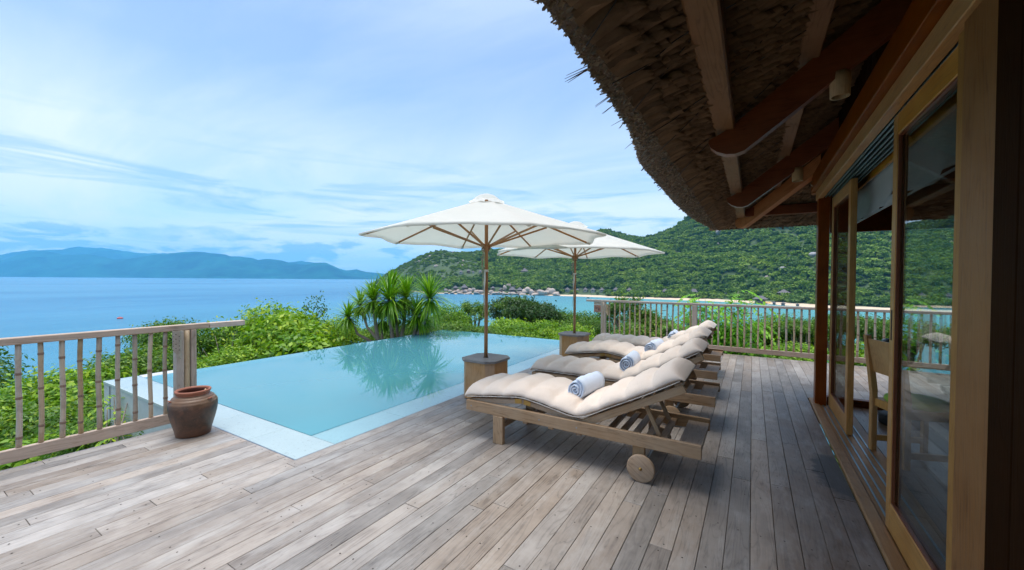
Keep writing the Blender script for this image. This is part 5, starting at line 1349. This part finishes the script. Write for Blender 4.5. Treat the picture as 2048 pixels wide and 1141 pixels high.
# ---- dracaena
dc = Vector(at_k(775, 690, 11.0)); dz = -1.9
dr = thing('dragon_tree', 'multi-stemmed dracaena with spiky green rosettes at the edge of the infinity pool', 'tree', (dc.x, dc.y, dz))
heads = [(694, 626, 10.3, 34), (745, 590, 10.8, 44), (776, 588, 10.6, 58), (718, 602, 11.4, 36), (810, 585, 11.2, 46), (857, 586, 10.6, 56), (762, 630, 11.6, 34), (832, 622, 10.9, 46), (790, 625, 11.5, 32), (848, 640, 11.3, 34), (785, 562, 11.5, 32)]
roots = [(752, 684), (758, 684), (787, 682), (763, 684), (802, 678), (832, 672), (764, 684), (826, 674), (797, 680), (838, 670), (797, 680)]
def blade_np(L, W, curve):
    n = 5; V = []
    for i in range(n+1):
        q = i/n; w_ = W*(.55+.45*min(1, q*3))*(1-q**2.2)+.0008; V += [(L*q, -w_, .25*w_-curve*L*q*q), (L*q, 0, -curve*L*q*q-.0), (L*q, w_, .25*w_-curve*L*q*q)]
    F = []
    for i in range(n):
        for j in (0, 1): F.append((3*i+j, 3*i+3+j, 3*i+4+j, 3*i+1+j))
    return np.array(V), np.array(F)
bl_np = [blade_np(1.0, .021+.003*(k % 3), .10+.20*(k % 4)) for k in range(8)]
bl_me = [np_mesh('leaf', v, f, M['blade'], attr=np.full(len(f), (k*.29+.15) % 1)) for k, (v, f) in enumerate(bl_np)]
tk = MB(); rv, rf, rt = [], [], []; bi = 0; single = 0
Rb = random.Random(21)
stems = []
for (hx, hy, hk, hr), (qx, qy) in zip([(a+2, b+3, c, d*.94) for a, b, c, d in heads], roots):
    H_ = Vector(at_k(hx, hy+hr*.12, hk))-Vector((dc.x, dc.y, dz)); rt0 = Vector(at_k(qx, qy+6, 10.9))-Vector((dc.x, dc.y, dz)); g0 = rt0*.8; g0.z = .1
    mid = rt0.lerp(H_, .5); out = (H_-rt0); out.z = 0; mid = mid+out*.16+Vector((0, 0, -.10*out.length))
    q1 = rt0.lerp(H_, .22)+out*.12; q3 = mid.lerp(H_, .55)
    rad = .055 if hr > 40 else .040
    stems.append(MB().tube([tuple(g0), tuple(rt0), tuple(q1), tuple(mid), tuple(q3), tuple(H_)], [rad*1.3, rad*1.15, rad, rad*.85, rad*.75, rad*.62], 9))
    Rr = hr*1.08/FPX*hk
    nb = 230 if hr > 40 else 150
    for b in range(nb):
        u = Rb.random()**.8; el = PI/2-u*math.radians(138); az = Rb.uniform(0, 2*PI); d = Vector((math.cos(el)*math.cos(az), math.cos(el)*math.sin(az), math.sin(el)))
        L_ = Rr*Rb.uniform(.80, 1.08)*(1.0 if el > 0 else .85); k = Rb.randrange(8)
        xa = d; ya = Vector((0, 0, 1)).cross(xa)
        if ya.length < .05: ya = Vector((0, 1, 0))
        ya.normalize(); za = xa.cross(ya)
        base = H_+Vector((0, 0, -.10*u))+d*.03
        mt = Matrix(((xa.x*L_, ya.x, za.x*L_, base.x), (xa.y*L_, ya.y, za.y*L_, base.y), (xa.z*L_, ya.z, za.z*L_, base.z), (0, 0, 0, 1)))
        if single < 285 and hr > 40 and b % 2 == 0:
            o = bpy.data.objects.new('leaf', bl_me[k]); link(o, dr); o.matrix_local = mt; single += 1
        else:
            v, f = bl_np[k]; A = np.array(mt); rv.append(v @ A[:3, :3].T+A[:3, 3]); rf.append(f+bi); bi += len(v); rt.append(np.full(len(f), min(1, Rb.uniform(0, .95) if u < .85 else Rb.uniform(.4, 1))))
for s_ in stems: s_.build('trunk', M['pbark'], dr)
o = bpy.data.objects.new('leaf_rosettes', np_mesh('leaf_rosettes', np.concatenate(rv), np.concatenate(rf), M['blade'], attr=np.concatenate(rt))); link(o, dr); o['kind'] = 'stuff'

# ---- forest on the headland
fv, ff, ft, _ = crown_np(31, 1.0, 1.0, .75, 420, .34, lobes=8, spread=.10, aspect=.8)
fv2, ff2, ft2, _ = crown_np(32, .9, .9, 1.0, 380, .34, lobes=7, spread=.10, aspect=.8)
fv3, ff3, ft3, _ = crown_np(33, 1.2, 1.1, .6, 460, .32, lobes=9, spread=.12, aspect=.8)
protoc = bpy.data.collections.new('forest_crown_kinds')
for i, (v, f, t_) in enumerate(((fv, ff, ft), (fv2, ff2, ft2), (fv3, ff3, ft3))):
    # dark heart so that the crown is not see-through
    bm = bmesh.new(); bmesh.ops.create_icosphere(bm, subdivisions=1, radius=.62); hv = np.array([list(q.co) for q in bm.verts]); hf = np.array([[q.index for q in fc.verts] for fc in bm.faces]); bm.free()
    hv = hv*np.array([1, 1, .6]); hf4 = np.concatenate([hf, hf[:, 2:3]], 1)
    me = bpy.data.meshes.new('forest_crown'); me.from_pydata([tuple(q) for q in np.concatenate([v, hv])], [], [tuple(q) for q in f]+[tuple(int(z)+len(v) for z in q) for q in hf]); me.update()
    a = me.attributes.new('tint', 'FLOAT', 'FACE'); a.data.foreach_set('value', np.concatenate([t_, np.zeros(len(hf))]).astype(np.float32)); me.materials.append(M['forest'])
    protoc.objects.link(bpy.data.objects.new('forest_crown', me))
huts_px = []
pts = []; scl = []
Rf = random.Random(5)
bpx = np.linspace(738, 3000, 60)
wgt = np.array([(np.interp(x_, HLa[:, 0], HLa[:, 3])**2-np.interp(x_, HLa[:, 0], HLa[:, 1])**2)/(1+((x_-CX)/FPX)**2) for x_ in bpx]); wgt[bpx > 2100] *= .35; cw = np.cumsum(wgt); cw /= cw[-1]
CLEAR = [(x_, y_-(6 if w_ > 6.5 else 2), w_*.6+2, 15) for x_, y_, w_ in [(922, 547, 9), (937, 545, 9), (946, 546, 6), (961, 546, 10), (1049, 546, 16), (886, 556, 7), (911, 579, 11), (929, 579, 15), (986, 579, 9), (1002, 582, 9), (1025, 583, 15), (1040, 584, 13), (1135, 582, 11), (1155, 583, 8), (1171, 582, 11), (1186, 583, 11), (1204, 583, 12), (1232, 583, 12), (1259, 584, 12), (1330, 586, 11), (1388, 587, 14), (1455, 591, 10), (1568, 591, 22), (1521, 603, 27), (1536, 606, 14), (1549, 608, 7), (1567, 610, 9), (1596, 612, 7), ]] + [(x_, y_-1, w_*.5, 5) for x_, y_, w_ in [(1438, 467, 16), (1565, 540, 14), (1202, 536, 12), (1625, 513, 16), (1088, 536, 10), (1454, 512, 10), (1546, 503, 12), (992, 532, 10), (1562, 551, 8), (1533, 557, 8), (1225, 550, 8), (860, 514, 8), (872, 534, 8), (1427, 520, 5), (1435, 489, 6)]]
beachx = 1115
NF = 21000
while len(pts) < NF:
    px = float(np.interp(Rf.random(), cw, bpx)); px += Rf.uniform(-15, 15)
    if px < 739: continue
    ks = np.interp(px, HLa[:, 0], HLa[:, 1]); kr = np.interp(px, HLa[:, 0], HLa[:, 3])
    k = math.sqrt(Rf.uniform(ks**2, (kr*1.06)**2)); t_ = (k-ks)/(kr-ks)
    if t_ > 1.12: continue
    inland = (k-ks)
    if px > beachx and inland < 42: continue
    if px <= beachx and inland < 18: continue
    p = hill_xyz(px, t_)
    qx, qy = hproj(p)
    if any(abs(qx-c[0]) < c[2] and 0 < (qy-c[1]) < c[3] for c in CLEAR): continue
    # thinner cover on the dry rocky upper left slope
    dens = fbm(p[0], p[1], .012, 3, 8.0)
    if px < 960 and t_ > .25 and dens < -.45+Rf.uniform(-.1, .1): continue
    sz = 1.25*(2.8+8.0*Rf.random()**1.9) if not (px < 960 and t_ > .2) else Rf.uniform(2.4, 5.0)
    if Rf.random() < .08: sz *= 1.35
    pts.append((p[0], p[1], p[2]+sz*.30)); scl.append(sz)
fm = bpy.data.meshes.new('forest'); fm.from_pydata(pts, [], []); a = fm.attributes.new('size', 'FLOAT', 'POINT'); a.data.foreach_set('value', np.array(scl, np.float32))
fo = bpy.data.objects.new('forest', fm); link(fo); fo['kind'] = 'stuff'
ng = bpy.data.node_groups.new('forest_scatter', 'GeometryNodeTree'); ng.interface.new_socket('Geometry', in_out='INPUT', socket_type='NodeSocketGeometry'); ng.interface.new_socket('Geometry', in_out='OUTPUT', socket_type='NodeSocketGeometry')
gi = ng.nodes.new('NodeGroupInput'); go = ng.nodes.new('NodeGroupOutput'); ip = ng.nodes.new('GeometryNodeInstanceOnPoints'); ci = ng.nodes.new('GeometryNodeCollectionInfo')
ci.inputs[0].default_value = protoc; ci.inputs['Separate Children'].default_value = True; ci.inputs['Reset Children'].default_value = True
ip.inputs['Pick Instance'].default_value = True
at2 = ng.nodes.new('GeometryNodeInputNamedAttribute'); at2.data_type = 'FLOAT'; at2.inputs[0].default_value = 'size'
rv_ = ng.nodes.new('FunctionNodeRandomValue'); rv_.data_type = 'FLOAT_VECTOR'; rv_.inputs[0].default_value = (-.15, -.15, 0); rv_.inputs[1].default_value = (.15, .15, 6.28)
ng.links.new(gi.outputs[0], ip.inputs['Points']); ng.links.new(ci.outputs[0], ip.inputs['Instance']); ng.links.new(rv_.outputs[0], ip.inputs['Rotation']); ng.links.new(at2.outputs[0], ip.inputs['Scale']); ng.links.new(ip.outputs[0], go.inputs[0])
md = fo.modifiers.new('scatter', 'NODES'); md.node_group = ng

# ---- boulders
M['granite'] = plain('pink_grey_granite', (.46, .37, .31), .85, nscale=.35, var=.28, bmp=.6, bdist=.3)
M['granite_grey'] = plain('grey_granite', (.34, .32, .32), .85, nscale=.35, var=.3, bmp=.6, bdist=.3)
def boulder_mesh(seed, matl):
    bm = bmesh.new(); bmesh.ops.create_icosphere(bm, subdivisions=3, radius=1.0); r = random.Random(seed); o_ = Vector((r.uniform(0, 50), r.uniform(0, 50), 0))
    sq = (r.uniform(.8, 1.25), r.uniform(.75, 1.1), r.uniform(.55, .95)); pl = [(Vector([r.gauss(0, 1) for _ in range(3)]).normalized(), r.uniform(.62, .85)) for _ in range(6)]
    for v in bm.verts:
        c = v.co.copy()
        for n_, d in pl:
            e = c.dot(n_)-d
            if e > 0: c -= n_*e*.85
        c *= 1+.10*mnoise.noise(c*1.6+o_)+.04*mnoise.noise(c*5+o_); v.co = Vector((c.x*sq[0], c.y*sq[1], c.z*sq[2]))
    me = bpy.data.meshes.new('boulder'); bm.to_mesh(me); bm.free(); me.materials.append(matl); me.polygons.foreach_set('use_smooth', [True]*len(me.polygons)); return me
BM = [boulder_mesh(k, M['granite']) for k in range(6)]; BG = [boulder_mesh(k+20, M['granite_grey']) for k in range(4)]
BL_ = []
def boulder(px, py, wpx, meshes, label, group, flat=1.0, t=None):
    global BL_
    p, _ = hill_at(px, py); k = (p-CAM)@cf; s_ = wpx/2/FPX*k
    o = bpy.data.objects.new('boulder', meshes[R_.randrange(len(meshes))]); link(o); o.location = (p[0], p[1], p[2]+s_*.22*flat); o.scale = (s_, s_, s_*flat); o.rotation_euler = (R_.uniform(-.3, .3), R_.uniform(-.3, .3), R_.uniform(0, 6)); tag(o, label, 'boulder', group); BL_.append((px, o, group))
shl = 'pale pinkish granite boulder on the rocky shore at the foot of the headland'
for (px, py, w_, fl_) in [(892, 582, 9, 1), (898, 577, 8, 1.5), (900, 584, 10, .7), (908, 585, 10, .6), (916, 584, 12, .7), (923, 585, 10, .6), (932, 585, 13, .7), (940, 583, 14, .9), (947, 581, 14, 1.1), (954, 584, 14, .7), (962, 585, 12, .7),
    (893, 587, 10, .5), (905, 588, 12, .4), (920, 588, 14, .4), (938, 588, 16, .4), (955, 589, 16, .4), (983, 586, 12, .8), (990, 588, 16, .6), (999, 588, 13, .9), (1003, 582, 10, .9), (1010, 580, 12, 1.4), (1016, 576, 12, 1.6), (1024, 574, 15, 1.2), (1030, 575, 11, 1.3), (1008, 589, 14, .7),
    (1018, 590, 14, .6), (1026, 589, 12, .7), (1040, 588, 14, .6), (1049, 587, 17, .9), (1056, 585, 18, 1.1), (1064, 588, 18, .8), (1074, 584, 10, 1.1), (1080, 585, 10, .9), (1082, 589, 24, .7), (1092, 588, 20, .8), (1098, 586, 18, 1.0), (1104, 587, 20, 1.0), (1111, 590, 16, .7), (1117, 591, 10, .6), (1070, 591, 22, .4), (1046, 591, 18, .4), (1030, 591, 16, .4), (975, 590, 14, .4)]:
    boulder(px, py, w_, BM, shl, 'boulders along the rocky shore', fl_)
# dry rocky patch at the tip of the headland
for (px, py, w_) in [(765, 565, 8), (757, 568, 7), (775, 570, 7), (748, 571, 6)]: boulder(px, py, w_, BM, 'small pale rock at the seaward tip of the headland', 'rocks at the tip of the headland')
hl_ = 'grey boulder showing between the trees of the green hillside'
for (px, py, w_, g_) in [(835, 512, 5, 0), (860, 514, 8, 0), (852, 520, 6, 0), (838, 524, 6, 0), (830, 526, 4, 0), (872, 534, 8, 0), (926, 523, 6, 0), (916, 527, 4, 0), (893, 526, 5, 0), (906, 506, 6, 0), (925, 533, 7, 0), (990, 529, 8, 0), (995, 535, 8, 0), (1012, 546, 6, 1), (1088, 536, 10, 1), (1094, 532, 6, 0), (1081, 549, 5, 0), (1112, 551, 6, 0), (1202, 536, 12, 1), (1198, 540, 8, 1), (1225, 550, 8, 0), (1280, 487, 8, 0), (1298, 479, 8, 1), (1346, 507, 5, 0), (1394, 512, 7, 1), (1437, 467, 18, 1), (1435, 489, 6, 0), (1427, 520, 5, 0), (1454, 512, 10, 1), (1533, 557, 8, 0), (1565, 540, 14, 1), (1562, 551, 8, 0), (1546, 503, 12, 1), (1625, 513, 18, 1), (1556, 559, 5, 0), (1467, 523, 5, 0), (1376, 440, 7, 0), (1392, 447, 8, 0), (1362, 450, 6, 0), (1402, 458, 8, 0), (1745, 505, 10, 1), (1330, 545, 5, 0), (1230, 505, 5, 0)]:
    boulder(px, py, w_, BG if g_ else BM, hl_, 'boulders on the green hillside')

ORD = ['nearest', 'second nearest', 'third nearest', 'fourth nearest', 'fifth nearest', 'sixth nearest', 'seventh nearest', 'eighth nearest', 'ninth nearest', 'tenth nearest', 'eleventh nearest', 'twelfth nearest', 'thirteenth nearest', 'fourteenth nearest', 'fifteenth nearest', 'sixteenth nearest', 'seventeenth nearest', 'eighteenth nearest']
LM = {'boulders along the rocky shore': ('pinkish shore boulder', [(911, 'the pale-roofed shore hut'), (929, 'the wide dark shore hut'), (973, 'the front parasol pole'), (1025, 'the dark pavilion at the rock stack'), (1064, 'the middle of the rounded slabs'), (1117, 'the start of the beach')]),
      'boulders on the green hillside': ('hillside boulder', [(857, 'the rightmost dracaena crown'), (973, 'the front parasol pole'), (1049, 'the lone hut on the slope'), (1151, 'the far parasol pole'), (1320, 'the right tip of the far parasol'), (1440, 'the thatch corner'), (1521, 'the beach restaurant'), (1628, 'the villa corner post')]),
      'rocks at the tip of the headland': ('small pale rock', [(745, 'the seaward tip of the headland')])}
for g_, (nm_, lms) in LM.items():
    bk = {}
    for px, o, g2 in BL_:
        if g2 != g_: continue
        lx, ph = min(lms, key=lambda q: abs(q[0]-px)); bk.setdefault((lx, ph, px >= lx), []).append((abs(px-lx), o))
    for (lx, ph, rt_), l in bk.items():
        l.sort(key=lambda q: q[0])
        for i, (_, o) in enumerate(l): o['label'] = '%s %s to the %s of %s' % (ORD[i], nm_, 'right' if rt_ else 'left', ph)

# ---- resort huts across the bay
M['roof'] = plain('dark_thatch_roof', (.15, .135, .14), .9, nscale=.8, var=.3)
M['hutwall'] = plain('brown_hut_wall', (.17, .10, .065), .8, nscale=.8); M['hutwhite'] = plain('white_hut_wall', (.55, .53, .50), .8, nscale=.8); M['hutdark'] = plain('dark_opening', (.02, .02, .02), .5)
M['yellow'] = plain('yellow_parasol_cloth', (.75, .42, .05), .8, nscale=2)
def hut(label, px, py, wpx, ridge=0.0, wallm='hutwall', hr=.42, stilts=.3):
    """py = eave height seen; placed where the hillside is just below"""
    p, _ = hill_at(px, py+wpx*.16); k = (p-CAM)@cf; W = wpx*.98/FPX*k; h = W*.24; az = math.atan2(p[0], p[1])
    t = thing('thatched_hut', label, 'hut', (p[0], p[1], p[2]+1.2), -az+R_.uniform(-.2, .2), 'thatched resort huts across the bay')
    z0 = W*.05
    rf_ = MB(); e = W/2; rr = e*ridge
    vs = [(-e, -e, z0+h), (e, -e, z0+h), (e, e, z0+h), (-e, e, z0+h), (-rr, 0, z0+h+W*hr), (rr+.01, 0, z0+h+W*hr), (-e, -e, z0+h-.25), (e, -e, z0+h-.25), (e, e, z0+h-.25), (-e, e, z0+h-.25)]
    # concave sweep: intermediate ring
    m_ = .52; zz = z0+h+W*hr*.38
    vs += [(-rr-(e-rr)*m_, -e*m_, zz), (rr+(e-rr)*m_, -e*m_, zz), (rr+(e-rr)*m_, e*m_, zz), (-rr-(e-rr)*m_, e*m_, zz)]
    rf_.add(vs, [(0, 1, 11, 10), (1, 2, 12, 11), (2, 3, 13, 12), (3, 0, 10, 13), (10, 11, 5, 4), (11, 12, 5), (12, 13, 4, 5), (13, 10, 4), (6, 7, 1, 0), (7, 8, 2, 1), (8, 9, 3, 2), (9, 6, 0, 3), (9, 8, 7, 6)])
    rf_.build('roof', M['roof'], t)
    b = e*.66; MB().box(-b, b, -b, b, -W*.25, z0+h).build('wall', M[wallm], t)
    wn = MB().box(-b*.55, b*.1, -b-.06, -b+.02, z0+h*.2, z0+h*.8).build('window', M['hutdark'], t)
    MB().box(-b*1.2, b*1.2, -b*1.35, -b-.08, z0-.3, z0).build('balcony', M['hutwhite'], t)
    return t
pos_words = ['first', 'second', 'third', 'fourth', 'fifth', 'sixth']
for i, (px, py, w_, r_, wm) in enumerate([(922, 547, 9, 0, 'hutwhite'), (937, 545, 9, .1, 'hutwall'), (946, 546, 6, 0, 'hutwhite'), (961, 546, 10, 0, 'hutwhite')]):
    hut('%s small grey-roofed hut from the left in the row high on the headland' % pos_words[i], px, py, w_, r_, wm)
hut('largest grey-roofed hut alone on the wooded slope between the parasol poles', 1049, 546, 16, .1, 'hutwhite')
hut('small hut half hidden in trees above the rocks at the far left of the bay', 886, 556, 7, 0, 'hutwall')
hut('pale-roofed hut behind the shore rocks left of the front parasol pole', 911, 579, 11, .05, 'hutwall')
hut('wide dark-roofed hut on the rocks just left of the front parasol pole', 929, 579, 15, .15, 'hutwall')
hut('pinkish hut on the rocks just right of the front parasol pole', 986, 579, 9, 0, 'hutwall')
hut('dark-roofed hut left of the tall rock stack on the shore', 1002, 582, 9, .1, 'hutwall')
hut('wide dark-roofed pavilion in front of the tall rock stack', 1025, 583, 15, .25, 'hutwall')
hut('brown-roofed pavilion right of the tall rock stack', 1040, 584, 13, .2, 'hutwall')
for i, (px, py, w_) in enumerate([(1135, 582, 11), (1155, 583, 8), (1171, 582, 11), (1186, 583, 11), (1204, 583, 12), (1232, 583, 12)]):
    hut('%s beach bungalow with dark pyramid roof counted from the rocks' % pos_words[i], px, py, w_, .05, 'hutwhite')
hut('seventh beach bungalow behind the railing corner, right of the sixth', 1259, 584, 12, .05, 'hutwhite')
hut('grey roof half hidden in palms behind the middle of the beach', 1330, 586, 11, .4, 'hutwall')
hut('low grey roof among palms right of the beach middle', 1388, 587, 14, .5, 'hutwall')
hut('small grey roof above the lime green sapling', 1455, 591, 10, .4, 'hutwall')
hut('broad grey hip roof high among the trees at the right', 1568, 591, 22, .1, 'hutwall', .30)
hut('large beach restaurant with dark hip roof and long ridge', 1521, 603, 25, .35, 'hutwall', .26)
for i, (px, py, w_) in enumerate([(1549, 608, 7), (1567, 610, 9), (1596, 612, 7)]):
    hut(['small round beach shade left of the other two', 'middle small beach shade right of the restaurant', 'rightmost small beach shade near the corner post'][i], px, py, w_, 0, 'hutdark', .30)
for i, (px, py) in enumerate([(1502, 603), (1534, 606), (1540, 606)]):
    p, _ = hill_at(px, py+3); k = (p-CAM)@cf; s_ = 3.2/FPX*k
    t = thing('beach_parasol', ['yellow beach parasol left of the restaurant', 'yellow beach parasol directly right of the restaurant', 'outermost yellow beach parasol right of the restaurant'][i], 'umbrella', tuple(p), 0, 'yellow beach parasols')
    MB().lathe([(.0005, s_*1.5), (s_*.6, s_*1.25), (s_, s_*.95)], 8, smooth=False).build('canopy', M['yellow'], t); MB().tube([(0, 0, -.5), (0, 0, s_*1.4)], .1, 6).build('pole', M['hutwall'], t)

# ---- boats and buoy
by = at_z(240, 638, SEA)
bo = thing('buoy', 'small red buoy floating on the open sea above the left railing', 'buoy', tuple(by)); M['buoy'] = plain('red_buoy_paint', (.55, .10, .08), .6)
MB().lathe([(.0005, -.8), (1.0, -.6), (1.9, .0), (1.9, .7), (1.2, 1.2), (.0005, 1.3)], 18).build('float', M['buoy'], bo)
MB().tube([(0, 0, 1.2), (0, 0, 2.4)], .12, 6).build('mast', M['buoy'], bo)
def boat(label, px, py, wpx, colr, rz=0.0):
    p = at_z(px, py, SEA); k = (p-CAM)@cf; L = wpx/FPX*k
    t = thing('boat', label, 'boat', tuple(p), rz); n = 8; vs = []; fs = []
    for i in range(n+1):
        q = i/n; w_ = L*.13*math.sin(PI*min(1, .12+q*.95))**.6; sh = L*.02+L*.05*(2*q-1)**2
        vs += [(L*(q-.5), -w_, L*.06+sh), (L*(q-.5)*.92, 0, -.3), (L*(q-.5), w_, L*.06+sh)]
    for i in range(n): fs += [(3*i, 3*i+3, 3*i+4, 3*i+1), (3*i+1, 3*i+4, 3*i+5, 3*i+2), (3*i, 3*i+2, 3*i+5, 3*i+3)]
    fs += [(0, 1, 2), (3*n, 3*n+2, 3*n+1)]
    MB().add(vs, fs).build('hull', M[colr], t); MB().box(-L*.12, L*.14, -L*.08, L*.08, L*.08, L*.19).build('cabin', M['hutwhite'] if colr != 'hutwhite' else M['hutdark'], t)
M['hull'] = plain('dark_blue_hull', (.05, .07, .12), .6)
boat('dark moored boat in the bay seen through the far railing', 1498, 628, 15, 'hull', .15)
boat('small wooden boat in the bay behind the left part of the far railing', 1329, 622, 9, 'hutwall', .4)
boat('pale jetty boat moored close to the beach', 1176, 597, 11, 'hutwhite', .1)
boat('tiny fishing boat far out below the distant mountains', 451, 562.5, 5, 'hull', .2)

# ---- haze
hz = MB().box(-19500, 19500, -19500, 19500, SEA-1.5, 1150).build('haze', None); hz['kind'] = 'stuff'
m = bpy.data.materials.new('haze'); m.use_nodes = True; t = m.node_tree; t.nodes.remove(t.nodes['Principled BSDF'])
pv = t.nodes.new('ShaderNodeVolumePrincipled'); pv.inputs['Color'].default_value = (.20, .64, 1.0, 1); pv.inputs['Density'].default_value = 5.5e-5; pv.inputs['Anisotropy'].default_value = 0.0
t.links.new(pv.outputs[0], t.nodes['Material Output'].inputs['Volume']); hz.data.materials.append(m)
print('planks', nplank)
